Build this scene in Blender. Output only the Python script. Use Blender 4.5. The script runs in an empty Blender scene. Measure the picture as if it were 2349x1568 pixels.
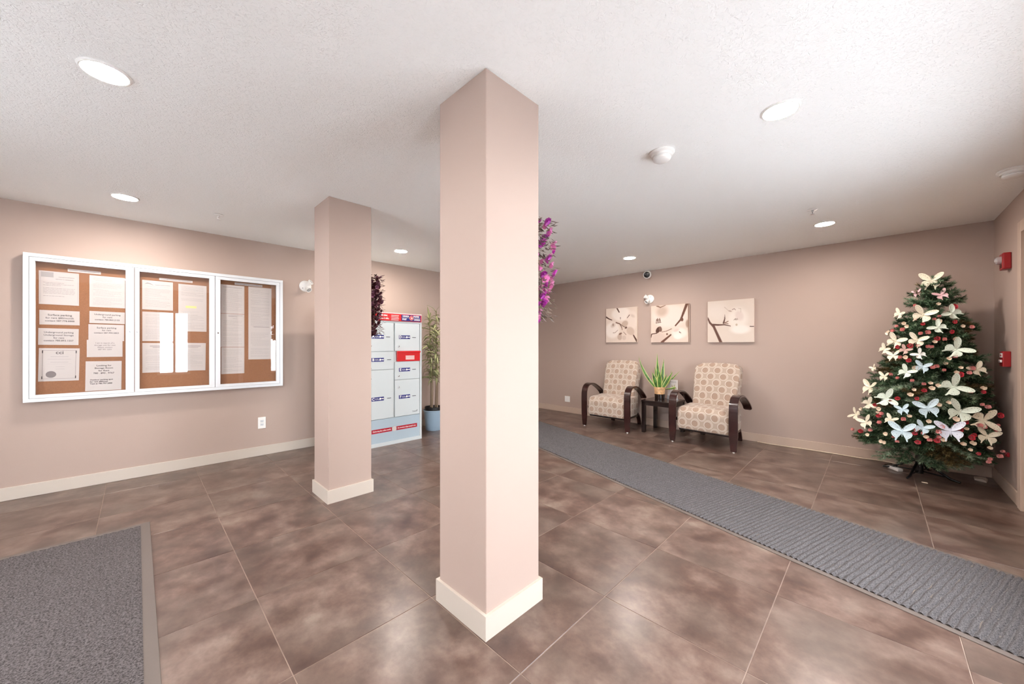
import bpy, bmesh, math, random
from math import sin, cos, pi, radians as R
from mathutils import Vector, Matrix
import numpy as np

rnd = random.Random(7)
SC = bpy.context.scene
COL = SC.collection

# ---------------------------------------------------------------- camera
H = 2.497            # ceiling height
YL, XB, YR, XF = 5.129, 5.825, -0.82, -2.3      # left wall, back wall, right wall, wall behind the camera
cam = bpy.data.cameras.new('camera')
cam.sensor_width = 36.0
cam.lens = 846.58 / 2349 * 36.0
cam.shift_y = 9.07 / 2349
cam.clip_start = 0.02
co = bpy.data.objects.new('camera', cam)
COL.objects.link(co)
co.location = (0, 0, 1.28)
co.rotation_euler = (R(90), 0, 0.7777 - pi / 2)
SC.camera = co

# ---------------------------------------------------------------- world, daylight, exposure
SC.view_settings.view_transform = 'Standard'
SC.view_settings.look = 'None'
SC.view_settings.exposure = 1.30
SC.view_settings.gamma = 1.0
SC.view_settings.use_curve_mapping = False
wd = bpy.data.worlds.new('sky')
SC.world = wd
wd.use_nodes = True
wd.node_tree.nodes['Background'].inputs[0].default_value = (0.87, 0.93, 1.0, 1)
wd.node_tree.nodes['Background'].inputs[1].default_value = 9.6
LAMP_STRENGTH = 205.0

def portal(x0, x1, z0, z1, axis='y'):
    l = bpy.data.lights.new('sky_portal', 'AREA')
    l.shape = 'RECTANGLE'
    l.cycles.is_portal = True
    o = bpy.data.objects.new('sky_portal', l)
    COL.objects.link(o)
    if axis == 'y':
        l.size, l.size_y = x1 - x0, z1 - z0
        o.location = ((x0 + x1) / 2, YR - 0.04, (z0 + z1) / 2)
        o.rotation_euler = (R(90), 0, pi)            # faces +y, into the room
    else:
        l.size, l.size_y = x1 - x0, z1 - z0
        o.location = (XF - 0.04, (x0 + x1) / 2, (z0 + z1) / 2)
        o.rotation_euler = (R(90), 0, R(90))
    return o
# openings of the right wall (x0, x1, z0, z1) and of the wall behind the camera (y0, y1, z0, z1)
OPEN_R = [(-2.20, -1.42, 0.75, 2.05), (0.30, 0.84, 0.65, 2.05), (1.36, 1.94, 0.0, 2.1), (2.35, 3.40, 0.60, 1.85)]  # first opening is added, to brighten the near ceiling
OPEN_F = [(1.8, 3.1, 0.7, 2.1)]  # added opening, lets fill light in from behind the camera
for a in OPEN_R: portal(*a)
for a in OPEN_F: portal(*a, axis='x')

# ---------------------------------------------------------------- helpers
def lin(c):
    return tuple(((v / 255.0) / 12.92 if v / 255.0 <= 0.04045 else ((v / 255.0 + 0.055) / 1.055) ** 2.4) for v in c[:3]) + (1.0,)

def tag(o, label=None, cat=None, group=None, kind=None):
    if label: o['label'] = label
    if cat: o['category'] = cat
    if group: o['group'] = group
    if kind: o['kind'] = kind
    return o

def link(name, data, parent=None, loc=None, rot=None):
    o = bpy.data.objects.new(name, data)
    COL.objects.link(o)
    if parent: o.parent = parent
    if loc: o.location = loc
    if rot: o.rotation_euler = rot
    return o

def thing(name, label, cat, loc=(0, 0, 0), rz=0, group=None):
    return tag(link(name, None, None, loc, (0, 0, rz)), label, cat, group)

def obj(name, bm, m, parent=None, smooth=False, loc=None, rot=None):
    me = bpy.data.meshes.new(name)
    bm.normal_update()
    bm.to_mesh(me); bm.free()
    me.materials.append(m)
    if smooth:
        me.polygons.foreach_set('use_smooth', [True] * len(me.polygons))
        try: me.set_sharp_from_angle(angle=R(38))
        except Exception: pass
    return link(name, me, parent, loc, rot)

def NB(): return bmesh.new()

def box(bm, x0, x1, y0, y1, z0, z1, bev=0.0, seg=1):
    r = bmesh.ops.create_cube(bm, size=1.0)
    vs = r['verts']
    for v in vs:
        v.co = Vector(((x0 + x1) / 2 + v.co.x * (x1 - x0), (y0 + y1) / 2 + v.co.y * (y1 - y0), (z0 + z1) / 2 + v.co.z * (z1 - z0)))
    if bev > 0:
        es = set(e for v in vs for e in v.link_edges)
        bmesh.ops.bevel(bm, geom=list(es), offset=bev, segments=seg, affect='EDGES', profile=0.5)
    return bm

def basis(d):
    d = d.normalized()
    a = Vector((0, 0, 1)) if abs(d.z) < 0.9 else Vector((1, 0, 0))
    u = d.cross(a).normalized()
    return u, d.cross(u).normalized()

def tube(bm, pts, rad, seg=10, cap=True):
    pts = [Vector(p) for p in pts]
    if not hasattr(rad, '__len__'): rad = [rad] * len(pts)
    rings = []
    u = None
    for i, p in enumerate(pts):
        d = (pts[min(i + 1, len(pts) - 1)] - pts[max(i - 1, 0)])
        if u is None: u, w = basis(d)
        else:
            dn = d.normalized()
            u = (u - dn * u.dot(dn)).normalized(); w = dn.cross(u)
        rings.append([bm.verts.new(p + (u * cos(2 * pi * k / seg) + w * sin(2 * pi * k / seg)) * rad[i]) for k in range(seg)])
    for a, b in zip(rings, rings[1:]):
        for k in range(seg):
            bm.faces.new((a[k], a[(k + 1) % seg], b[(k + 1) % seg], b[k]))
    if cap:
        bm.faces.new(rings[0][::-1]); bm.faces.new(rings[-1])
    bmesh.ops.recalc_face_normals(bm, faces=bm.faces[:])
    return bm

def lathe(bm, prof, seg=24, mat=None):
    """prof: (radius, z); closed at ends when the radius is 0"""
    rings = []
    for r, z in prof:
        if r < 1e-6: rings.append([bm.verts.new((0, 0, z))])
        else: rings.append([bm.verts.new((r * cos(2 * pi * k / seg), r * sin(2 * pi * k / seg), z)) for k in range(seg)])
    for a, b in zip(rings, rings[1:]):
        for k in range(seg):
            k2 = (k + 1) % seg
            if len(a) == 1 and len(b) == 1: continue
            if len(a) == 1: bm.faces.new((a[0], b[k2], b[k]))
            elif len(b) == 1: bm.faces.new((a[k], a[k2], b[0]))
            else: bm.faces.new((a[k], a[k2], b[k2], b[k]))
    bmesh.ops.recalc_face_normals(bm, faces=bm.faces[:])
    if mat is not None:
        bmesh.ops.transform(bm, matrix=mat, verts=[v for r_ in rings for v in r_])
    return bm

def prism(bm, pts, z0, z1):
    """polygon in xy extruded in z"""
    a = [bm.verts.new((x, y, z0)) for x, y in pts]
    b = [bm.verts.new((x, y, z1)) for x, y in pts]
    n = len(pts)
    bm.faces.new(a[::-1]); bm.faces.new(b)
    for k in range(n): bm.faces.new((a[k], a[(k + 1) % n], b[(k + 1) % n], b[k]))
    return bm

def xf(bm, m):
    bmesh.ops.transform(bm, matrix=m, verts=bm.verts[:]); return bm

def text_obj(s, size, m, parent, loc, rot, name='lettering', ax='CENTER', bold=0.0, depth=0.0003, width=None, sx=1.0):
    cu = bpy.data.curves.new('t', 'FONT')
    cu.body = s; cu.size = size; cu.align_x = ax; cu.align_y = 'CENTER'
    cu.offset = bold; cu.extrude = depth; cu.resolution_u = 2; cu.space_line = 1.05
    t = bpy.data.objects.new('t', cu); COL.objects.link(t)
    bpy.context.view_layer.update()
    me = bpy.data.meshes.new_from_object(t.evaluated_get(bpy.context.evaluated_depsgraph_get()))
    bpy.data.objects.remove(t); bpy.data.curves.remove(cu)
    if width and len(me.vertices):
        xs = [v.co.x for v in me.vertices]; w = max(xs) - min(xs)
        sx = width / w
    if sx != 1.0:
        for v in me.vertices: v.co.x *= sx
    me.materials.clear(); me.materials.append(m)
    return link(name, me, parent, loc, rot)

# ---------------------------------------------------------------- materials
def mat(name, color, rough=0.5, metal=0.0, spec=0.5, emit=None, estr=0.0, coat=0.0, bump=None, vary=None, trans=0.0, sheen=0.0):
    """bump=(scale, strength, distance); vary=(scale, amount) mottles the colour"""
    m = bpy.data.materials.new(name); m.use_nodes = True
    nt = m.node_tree; b = nt.nodes['Principled BSDF']
    b.inputs['Base Color'].default_value = lin(color)
    b.inputs['Roughness'].default_value = rough
    b.inputs['Metallic'].default_value = metal
    b.inputs['Specular IOR Level'].default_value = spec
    b.inputs['Coat Weight'].default_value = coat
    b.inputs['Transmission Weight'].default_value = trans
    b.inputs['Sheen Weight'].default_value = sheen
    if emit:
        b.inputs['Emission Color'].default_value = lin(emit); b.inputs['Emission Strength'].default_value = estr
    if bump or vary:
        tc = nt.nodes.new('ShaderNodeTexCoord')
    if bump:
        n = nt.nodes.new('ShaderNodeTexNoise'); n.inputs['Scale'].default_value = bump[0]; n.inputs['Detail'].default_value = 4
        nt.links.new(tc.outputs['Object'], n.inputs['Vector'])
        bp = nt.nodes.new('ShaderNodeBump'); bp.inputs['Strength'].default_value = bump[1]; bp.inputs['Distance'].default_value = bump[2]
        nt.links.new(n.outputs['Fac'], bp.inputs['Height']); nt.links.new(bp.outputs['Normal'], b.inputs['Normal'])
    if vary:
        n = nt.nodes.new('ShaderNodeTexNoise'); n.inputs['Scale'].default_value = vary[0]; n.inputs['Detail'].default_value = 3
        nt.links.new(tc.outputs['Object'], n.inputs['Vector'])
        rp = nt.nodes.new('ShaderNodeValToRGB')
        rp.color_ramp.elements[0].position = 0.3; rp.color_ramp.elements[1].position = 0.7
        rp.color_ramp.elements[0].color = lin([max(0, c * (1 - vary[1])) for c in color])
        rp.color_ramp.elements[1].color = lin([min(255, c * (1 + vary[1])) for c in color])
        nt.links.new(n.outputs['Fac'], rp.inputs['Fac']); nt.links.new(rp.outputs['Color'], b.inputs['Base Color'])
    return m

def glass_mat(name, tint=(255, 255, 255), refl=1.0):
    m = bpy.data.materials.new(name); m.use_nodes = True
    nt = m.node_tree; nt.nodes.clear()
    out = nt.nodes.new('ShaderNodeOutputMaterial')
    tr = nt.nodes.new('ShaderNodeBsdfTransparent'); tr.inputs[0].default_value = lin(tint)
    gl = nt.nodes.new('ShaderNodeBsdfGlossy'); gl.inputs['Roughness'].default_value = 0.01
    gl.inputs[0].default_value = (refl, refl, refl, 1)
    lw = nt.nodes.new('ShaderNodeLayerWeight')       # Schlick term, the same from both faces of the pane
    pw = nt.nodes.new('ShaderNodeMath'); pw.operation = 'POWER'; pw.inputs[1].default_value = 4.5
    nt.links.new(lw.outputs['Facing'], pw.inputs[0])
    fr = nt.nodes.new('ShaderNodeMath'); fr.operation = 'MULTIPLY_ADD'; fr.inputs[1].default_value = 0.9; fr.inputs[2].default_value = 0.04
    nt.links.new(pw.outputs[0], fr.inputs[0])
    mx = nt.nodes.new('ShaderNodeMixShader')
    nt.links.new(fr.outputs[0], mx.inputs[0]); nt.links.new(tr.outputs[0], mx.inputs[1]); nt.links.new(gl.outputs[0], mx.inputs[2])
    nt.links.new(mx.outputs[0], out.inputs[0])
    return m

M = {}
M['wall'] = mat('wall_paint', (176, 156, 145), 0.55, spec=0.3, bump=(220, 0.12, 0.002))
M['ceiling'] = None
M['trim'] = mat('trim_paint', (196, 185, 173), 0.4, spec=0.4)
M['trim_tan'] = mat('tan_trim_paint', (188, 166, 150), 0.45, spec=0.4)
M['white'] = mat('white_plastic', (236, 234, 230), 0.35)
M['white_metal'] = mat('white_enamel', (216, 219, 222), 0.3)
M['grey_metal'] = mat('grey_enamel', (196, 203, 204), 0.35)
M['lower_grey'] = mat('blue_grey_enamel', (168, 184, 194), 0.3)
M['dark'] = mat('black_plastic', (18, 18, 20), 0.25)
M['slot'] = mat('dark_grey_metal', (60, 62, 66), 0.5)  # dark grey for slots, screws, a lens and printed marks
M['chrome'] = mat('chrome', (190, 192, 196), 0.2, metal=1.0)
M['cork'] = mat('cork', (148, 104, 76), 0.85, spec=0.1, vary=(300, 0.08), bump=(500, 0.3, 0.001))
M['paper'] = mat('paper', (198, 190, 186), 0.6, spec=0.2)
M['ink'] = mat('ink', (52, 48, 52), 0.6)
M['ink_grey'] = mat('grey_ink', (124, 116, 116), 0.6)
M['ink_pale'] = mat('pale_ink', (162, 155, 154), 0.6)
M['yellow'] = mat('yellow_highlight', (236, 214, 140), 0.6)
M['red'] = mat('red_enamel', (196, 24, 28), 0.35)
M['red_dark'] = mat('alarm_red_plastic', (150, 16, 22), 0.35)
M['sticker_red'] = mat('crimson_sticker', (168, 20, 40), 0.4)
M['blue'] = mat('navy_sticker', (22, 28, 110), 0.4)
M['lens'] = mat('clear_lens', (235, 235, 235), 0.08, trans=0.6)
M['lamp'] = mat('lamp_diffuser', (255, 255, 255), 0.5, emit=(255, 245, 236), estr=LAMP_STRENGTH)
M['wood'] = mat('dark_bentwood', (44, 20, 18), 0.22, coat=0.5, vary=(9, 0.25))
M['black_wood'] = mat('black_brown_veneer', (26, 15, 14), 0.2, coat=0.4)
M['rubber'] = mat('grey_rubber', (98, 88, 82), 0.55, bump=(60, 0.2, 0.002))
M['pot_blue'] = mat('blue_grey_pot', (150, 172, 190), 0.35)
M['pot_black'] = mat('black_nursery_pot', (30, 28, 28), 0.5)
M['soil'] = mat('soil', (50, 38, 30), 0.95, bump=(80, 0.8, 0.01))
M['bark'] = mat('pale_bark', (140, 120, 98), 0.8, bump=(60, 0.5, 0.004))
M['leaf_var'] = None
M['glass'] = glass_mat('case_glass')
M['pane'] = glass_mat('window_glass')
M['cord'] = mat('cream_cord', (214, 196, 172), 0.5)

def nmath(nt, op, a, b=None, c=None):
    n = nt.nodes.new('ShaderNodeMath'); n.operation = op
    for i, v in enumerate((a, b, c)):
        if v is None: continue
        if isinstance(v, (int, float)): n.inputs[i].default_value = v
        else: nt.links.new(v, n.inputs[i])
    return n.outputs[0]

def nmix(nt, f, a, b):
    n = nt.nodes.new('ShaderNodeMix'); n.data_type = 'RGBA'
    if isinstance(f, (int, float)): n.inputs[0].default_value = f
    else: nt.links.new(f, n.inputs[0])
    for i, v in ((6, a), (7, b)):
        if isinstance(v, tuple): n.inputs[i].default_value = v
        else: nt.links.new(v, n.inputs[i])
    return n.outputs[2]

def ramp(nt, f, stops):
    r = nt.nodes.new('ShaderNodeValToRGB'); cr = r.color_ramp
    cr.elements[0].position = stops[0][0]; cr.elements[0].color = stops[0][1]
    cr.elements[1].position = stops[-1][0]; cr.elements[1].color = stops[-1][1]
    for p, c in stops[1:-1]:
        e = cr.elements.new(p); e.color = c
    nt.links.new(f, r.inputs['Fac']); return r.outputs['Color']

def ceiling_mat():
    m = mat('textured_ceiling', (248, 248, 245), 0.8, spec=0.2)
    nt = m.node_tree; b = nt.nodes['Principled BSDF']
    tc = nt.nodes.new('ShaderNodeTexCoord')
    v = nt.nodes.new('ShaderNodeTexNoise'); v.inputs['Scale'].default_value = 68; v.inputs['Detail'].default_value = 5; v.inputs['Distortion'].default_value = 1.2
    nt.links.new(tc.outputs['Object'], v.inputs['Vector'])
    h = nmath(nt, 'SMOOTH_MIN', v.outputs['Fac'], 0.52, 0.08)
    bp = nt.nodes.new('ShaderNodeBump'); bp.inputs['Strength'].default_value = 0.65; bp.inputs['Distance'].default_value = 0.009
    nt.links.new(h, bp.inputs['Height']); nt.links.new(bp.outputs['Normal'], b.inputs['Normal'])
    return m
M['ceiling'] = ceiling_mat()

def tile_mat():
    m = mat('stone_tile', (150, 125, 112), 0.29, spec=0.5)
    nt = m.node_tree; b = nt.nodes['Principled BSDF']
    g = nt.nodes.new('ShaderNodeNewGeometry')
    oi = nt.nodes.new('ShaderNodeObjectInfo')
    # every tile cut from another spot of the stone
    off = nt.nodes.new('ShaderNodeCombineXYZ')
    nt.links.new(nmath(nt, 'MULTIPLY', oi.outputs['Random'], 37.0), off.inputs[0])
    nt.links.new(nmath(nt, 'MULTIPLY', oi.outputs['Random'], 91.0), off.inputs[2])
    ad = nt.nodes.new('ShaderNodeVectorMath'); ad.operation = 'ADD'
    nt.links.new(g.outputs['Position'], ad.inputs[0]); nt.links.new(off.outputs[0], ad.inputs[1])
    mp = nt.nodes.new('ShaderNodeMapping'); mp.inputs['Scale'].default_value = (1.15, 1.0, 1.0)
    nt.links.new(ad.outputs[0], mp.inputs['Vector'])
    def noise(s, d, dist=0.0, ro=0.55):
        n = nt.nodes.new('ShaderNodeTexNoise'); n.inputs['Scale'].default_value = s; n.inputs['Detail'].default_value = d
        n.inputs['Distortion'].default_value = dist; n.inputs['Roughness'].default_value = ro
        nt.links.new(mp.outputs[0], n.inputs['Vector']); return n.outputs['Fac']
    a = noise(4.6, 6, 0.0, 0.62)
    c1 = ramp(nt, a, [(0.28, lin((64, 47, 43))), (0.42, lin((86, 66, 58))), (0.52, lin((103, 83, 74))), (0.62, lin((119, 100, 90))), (0.75, lin((137, 123, 111)))])
    d2 = noise(1.9, 3, 0.0)
    c2 = nmix(nt, nmath(nt, 'MULTIPLY', nmath(nt, 'SUBTRACT', d2, 0.45), 2.2), c1, lin((92, 82, 74)))
    d3 = noise(15, 4, 0.0, 0.6)
    c3 = nmix(nt, nmath(nt, 'MULTIPLY', nmath(nt, 'SUBTRACT', d3, 0.5), 1.6), c2, lin((72, 56, 50)))
    nt.links.new(c3, b.inputs['Base Color'])
    bp = nt.nodes.new('ShaderNodeBump'); bp.inputs['Strength'].default_value = 0.05; bp.inputs['Distance'].default_value = 0.002
    nt.links.new(a, bp.inputs['Height']); nt.links.new(bp.outputs['Normal'], b.inputs['Normal'])
    return m
M['tile'] = tile_mat()
M['grout'] = mat('grout', (150, 131, 119), 0.8, vary=(6, 0.12))

def carpet_mat(name, dark, light, scale):
    m = mat(name, dark, 0.95, spec=0.1)
    nt = m.node_tree; b = nt.nodes['Principled BSDF']
    tc = nt.nodes.new('ShaderNodeTexCoord')
    n = nt.nodes.new('ShaderNodeTexNoise'); n.inputs['Scale'].default_value = scale; n.inputs['Detail'].default_value = 5; n.inputs['Roughness'].default_value = 0.7
    nt.links.new(tc.outputs['Object'], n.inputs['Vector'])
    c = ramp(nt, n.outputs['Fac'], [(0.38, lin(dark)), (0.62, lin(light))])
    nt.links.new(c, b.inputs['Base Color'])
    bp = nt.nodes.new('ShaderNodeBump'); bp.inputs['Strength'].default_value = 0.4; bp.inputs['Distance'].default_value = 0.003
    nt.links.new(n.outputs['Fac'], bp.inputs['Height']); nt.links.new(bp.outputs['Normal'], b.inputs['Normal'])
    return m
M['runner'] = carpet_mat('runner_pile', (56, 54, 55), (112, 108, 109), 190)
M['mat'] = carpet_mat('mat_pile', (50, 46, 46), (110, 104, 104), 140)

def fabric_mat():
    """woven fabric with staggered discs ringed in pale thread; the pattern is printed on the cloth (UV in metres)"""
    m = mat('disc_fabric', (196, 176, 158), 0.85, spec=0.15, sheen=0.2)
    nt = m.node_tree; b = nt.nodes['Principled BSDF']
    uv = nt.nodes.new('ShaderNodeUVMap')
    sp = nt.nodes.new('ShaderNodeSeparateXYZ'); nt.links.new(uv.outputs[0], sp.inputs[0])
    P = 0.158; Q = 0.088
    def lattice(ou, ov):
        fx = nmath(nt, 'MULTIPLY', nmath(nt, 'SUBTRACT', nmath(nt, 'FRACT', nmath(nt, 'DIVIDE', nmath(nt, 'ADD', sp.outputs[0], 10 * P + ou), P)), 0.5), P)
        fy = nmath(nt, 'MULTIPLY', nmath(nt, 'SUBTRACT', nmath(nt, 'FRACT', nmath(nt, 'DIVIDE', nmath(nt, 'ADD', sp.outputs[1], 10 * Q + ov), 2 * Q)), 0.5), 2 * Q)
        return fx, fy
    def dist(l, cx=0.0, cy=0.0):
        a = nmath(nt, 'SUBTRACT', l[0], cx); c = nmath(nt, 'SUBTRACT', l[1], cy)
        return nmath(nt, 'SQRT', nmath(nt, 'ADD', nmath(nt, 'MULTIPLY', a, a), nmath(nt, 'MULTIPLY', c, c)))
    A_, B_ = lattice(0.0, 0.0), lattice(P / 2, Q)
    ground = lin((167, 148, 132)); pale = lin((198, 184, 171)); disc = lin((155, 130, 113)); shade = lin((122, 97, 82)); mid = lin((172, 154, 139))
    c = ground
    for cx, cy, r, k in ((0, 0, 0.055, pale), (0.002, -0.002, 0.0500, mid), (0.005, -0.004, 0.0455, pale), (0.005, -0.004, 0.0385, shade), (0.003, -0.0065, 0.0365, disc)):
        d = nmath(nt, 'MINIMUM', dist(A_, cx, cy), dist(B_, cx, cy))
        c = nmix(nt, nmath(nt, 'LESS_THAN', d, r), c, k)
    n = nt.nodes.new('ShaderNodeTexNoise'); n.inputs['Scale'].default_value = 900; nt.links.new(uv.outputs[0], n.inputs['Vector'])
    c = nmix(nt, nmath(nt, 'MULTIPLY', n.outputs['Fac'], 0.25), c, lin((178, 164, 150)))
    nt.links.new(c, b.inputs['Base Color'])
    bp = nt.nodes.new('ShaderNodeBump'); bp.inputs['Strength'].default_value = 0.25; bp.inputs['Distance'].default_value = 0.001
    nt.links.new(n.outputs['Fac'], bp.inputs['Height']); nt.links.new(bp.outputs['Normal'], b.inputs['Normal'])
    return m
M['fabric'] = fabric_mat()

def attr_mat(name, rough=0.6):
    m = mat(name, (200, 200, 200), rough, spec=0.25)
    nt = m.node_tree
    a = nt.nodes.new('ShaderNodeVertexColor'); a.layer_name = 'Col'
    nt.links.new(a.outputs[0], nt.nodes['Principled BSDF'].inputs['Base Color'])
    return m
M['print'] = attr_mat('canvas_print', 0.7)
M['canvas'] = mat('canvas_edge', (214, 196, 180), 0.8, bump=(900, 0.2, 0.0005))

# ---------------------------------------------------------------- the room
def structure(name, bm, m, parent=None, smooth=False):
    o = obj(name, bm, m, parent, smooth)
    if parent is None: o['kind'] = 'structure'
    return o

T = 0.14   # wall thickness
bm = NB(); box(bm, XF - T, XB + T, YR - T, YL + T, -0.12, -0.002)
floor = structure('floor', bm, M['grout'])
bm = NB(); box(bm, XF - T, XB + T, YR - T, YL + T, H, H + 0.12)
structure('ceiling', bm, M['ceiling'])
bm = NB(); box(bm, XF - T, XB + T, YL, YL + T, -0.006, H)
structure('wall_left', bm, M['wall'])
bm = NB(); box(bm, XB, XB + T, YR, YL, -0.006, H)
structure('wall_back', bm, M['wall'])

def wall_with_holes(name, a0, a1, holes, put):
    bm = NB()
    xs = a0
    for (h0, h1, z0, z1) in holes:
        if h0 > xs: put(bm, xs, h0, -0.006, H)
        if z0 > 0: put(bm, h0, h1, -0.006, z0)
        if z1 < H: put(bm, h0, h1, z1, H)
        xs = h1
    if xs < a1: put(bm, xs, a1, -0.006, H)
    return structure(name, bm, M['wall'])
wall_with_holes('wall_right', XF, XB, OPEN_R + [(3.93, 4.80, 0.0, 2.16)],
                lambda bm, a, b, z0, z1: box(bm, a, b, YR - T, YR, z0, z1))
wall_with_holes('wall_front', YR - T, YL, OPEN_F,
                lambda bm, a, b, z0, z1: box(bm, XF - T, XF, a, b, z0, z1))

# tiles, each a piece of the floor
G = 0.626; gx0, gy0 = -0.2, -0.265; jw = 0.0016
tile_mesh = None
def tile_bm(x0, x1, y0, y1):
    cx, cy = (x0 + x1) / 2, (y0 + y1) / 2
    bm = NB(); box(bm, x0 - cx, x1 - cx, y0 - cy, y1 - cy, -0.008, 0.0)
    es = [e for e in bm.edges if all(abs(v.co.z) < 1e-6 for v in e.verts)]
    bmesh.ops.bevel(bm, geom=es, offset=0.0012, segments=1, affect='EDGES')
    return bm, (cx, cy)
i0 = int(math.floor((XF - gx0) / G)); i1 = int(math.ceil((XB - gx0) / G))
j0 = int(math.floor((YR - gy0) / G)); j1 = int(math.ceil((YL - gy0) / G))
for i in range(i0, i1):
    for j in range(j0, j1):
        x0, x1 = gx0 + i * G + jw, gx0 + (i + 1) * G - jw
        y0, y1 = gy0 + j * G + jw, gy0 + (j + 1) * G - jw
        full = x0 > XF and x1 < XB and y0 > YR and y1 < YL
        x0, x1 = max(x0, XF), min(x1, XB); y0, y1 = max(y0, YR), min(y1, YL)
        if x1 - x0 < 0.02 or y1 - y0 < 0.02: continue
        if full and tile_mesh is not None:
            link('tile', tile_mesh, floor, ((x0 + x1) / 2, (y0 + y1) / 2, 0))
        else:
            bm, (cx, cy) = tile_bm(x0, x1, y0, y1)
            t = obj('tile', bm, M['tile'], floor, loc=(cx, cy, 0))
            if full: tile_mesh = t.data

# baseboards
BB, BT = 0.108, 0.0136
def baseboard(name, x0, x1, y0, y1, m):
    bm = NB(); box(bm, x0, x1, y0, y1, 0.0005, BB, 0.002)
    return structure(name, bm, m)
baseboard('baseboard_left', XF, XB - BT, YL - BT, YL, M['trim'])
baseboard('baseboard_back', XB - BT, XB, YR + BT, YL, M['trim_tan'])
baseboard('baseboard_right', 4.89, XB, YR, YR + BT, M['trim_tan'])

# square pillars with plinths
def pillar(x, y, wx, wy, label):
    bm = NB(); box(bm, 0, wx, 0, wy, 0, H, 0.003)
    p = obj('pillar', bm, M['wall'], None, loc=(x, y, 0)); p['kind'] = 'structure'; p['label'] = label
    bm = NB(); t = BT
    for (a, b, c, d) in ((-t, wx + t, -t, 0), (-t, wx + t, wy, wy + t), (-t, 0, 0, wy), (wx, wx + t, 0, wy)):
        box(bm, a, b, c, d, 0.0005, BB)
    bmesh.ops.remove_doubles(bm, verts=bm.verts[:], dist=1e-5)
    obj('plinth', bm, M['trim'], p)
    return p
pillar(1.0697, 1.2127, 0.3549, 0.352, 'large square beige pillar in the foreground')
pillar(1.0909, 3.1618, 0.3555, 0.3458, 'farther square beige pillar beside the notice board')

# windows and doors of the right wall (the entrance side that lights the room), plus two windows added for fill light
def window(name, x0, x1, z0, z1, wall_y, bars=1, axis='y'):
    f = NB(); w = 0.045
    def bx(a, b, c, d):
        if axis == 'y': box(f, a, b, wall_y - 0.11, wall_y - 0.05, c, d)
        else: box(f, wall_y - 0.11, wall_y - 0.05, a, b, c, d)
    bx(x0, x1, z0, z0 + w); bx(x0, x1, z1 - w, z1)
    bx(x0, x0 + w, z0 + w, z1 - w); bx(x1 - w, x1, z0 + w, z1 - w)
    for k in range(1, bars + 1):
        c = x0 + (x1 - x0) * k / (bars + 1)
        bx(c - w / 2, c + w / 2, z0 + w, z1 - w)
    root = tag(link(name, None), kind='structure')
    obj('window_frame', f, M['white_metal'], root)
    e = [x0 + w] + [x0 + (x1 - x0) * k / (bars + 1) for k in range(1, bars + 1)] + [x1 - w]
    for a, b in zip(e, e[1:]):
        g = NB()
        if axis == 'y': box(g, a, b, wall_y - 0.083, wall_y - 0.078, z0 + w, z1 - w)
        else: box(g, wall_y - 0.083, wall_y - 0.078, a, b, z0 + w, z1 - w)
        obj('pane', g, M['pane'], root)
    return root
window('added_window_right', -2.20, -1.42, 0.75, 2.05, YR, 1)  # added out of view to lift the near left ceiling
window('window_1', 0.30, 0.84, 0.65, 2.05, YR, 1)
d1 = window('door_1', 1.36, 1.94, 0.0, 2.1, YR, 1)
bm = NB(); tube(bm, [(1.60, YR + 0.0, 0.95), (1.60, YR + 0.05, 0.95), (1.60, YR + 0.05, 1.25), (1.60, YR + 0.0, 1.25)], 0.01)
tube(bm, [(1.60, YR - 0.06, 0.95), (1.60, YR + 0.01, 0.95)], 0.008); tube(bm, [(1.60, YR - 0.06, 1.25), (1.60, YR + 0.01, 1.25)], 0.008)
obj('door_handle', bm, M['chrome'], d1, True)
window('window_2', 2.35, 3.40, 0.60, 1.85, YR, 0)
window('added_window_front', 1.8, 3.1, 0.7, 2.1, XF, 1, 'x')  # added window, unseen, spreads daylight over ceiling and pillars
d2 = tag(link('door_2', None), kind='structure')
bm = NB(); box(bm, 3.95, 4.78, YR - 0.09, YR - 0.045, 0.008, 2.14, 0.003)
obj('door_slab', bm, M['trim_tan'], d2)
bm = NB()
for a, b, c, d in ((4.80, 4.89, 0.001, 2.25), (3.84, 3.93, 0.001, 2.25), (3.93, 4.80, 2.16, 2.25)):
    box(bm, a, b, YR, YR + 0.02, c, d, 0.002)
obj('casing', bm, M['trim_tan'], d2)
bm = NB()
for a, b, c, d in ((4.78, 4.80, 0.001, 2.16), (3.93, 3.95, 0.001, 2.16), (3.95, 4.78, 2.14, 2.16)):
    box(bm, a, b, YR - T, YR, c, d)
obj('jamb', bm, M['trim_tan'], d2)
bm = NB(); lathe(bm, [(0, 0.06), (0.022, 0.058), (0.028, 0.045), (0.02, 0.03), (0.011, 0.02), (0.011, 0.006), (0.026, 0.005), (0.026, 0), (0, 0)], 16,
                 Matrix.Translation((4.02, YR - 0.045, 0.95)) @ Matrix.Rotation(R(-90), 4, 'X'))
obj('door_knob', bm, M['chrome'], d2, True)
bm = NB(); box(bm, -12, 16, -16, YR - T - 0.02, -0.2, -0.1); box(bm, -16, XF - T - 0.02, YR - T - 0.02, 14, -0.2, -0.1)
structure('ground_outside', bm, mat('bounce_paving', (188, 190, 192), 0.9, vary=(0.6, 0.15)))  # unseen paving, made pale to bounce skylight up to the ceiling

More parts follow.
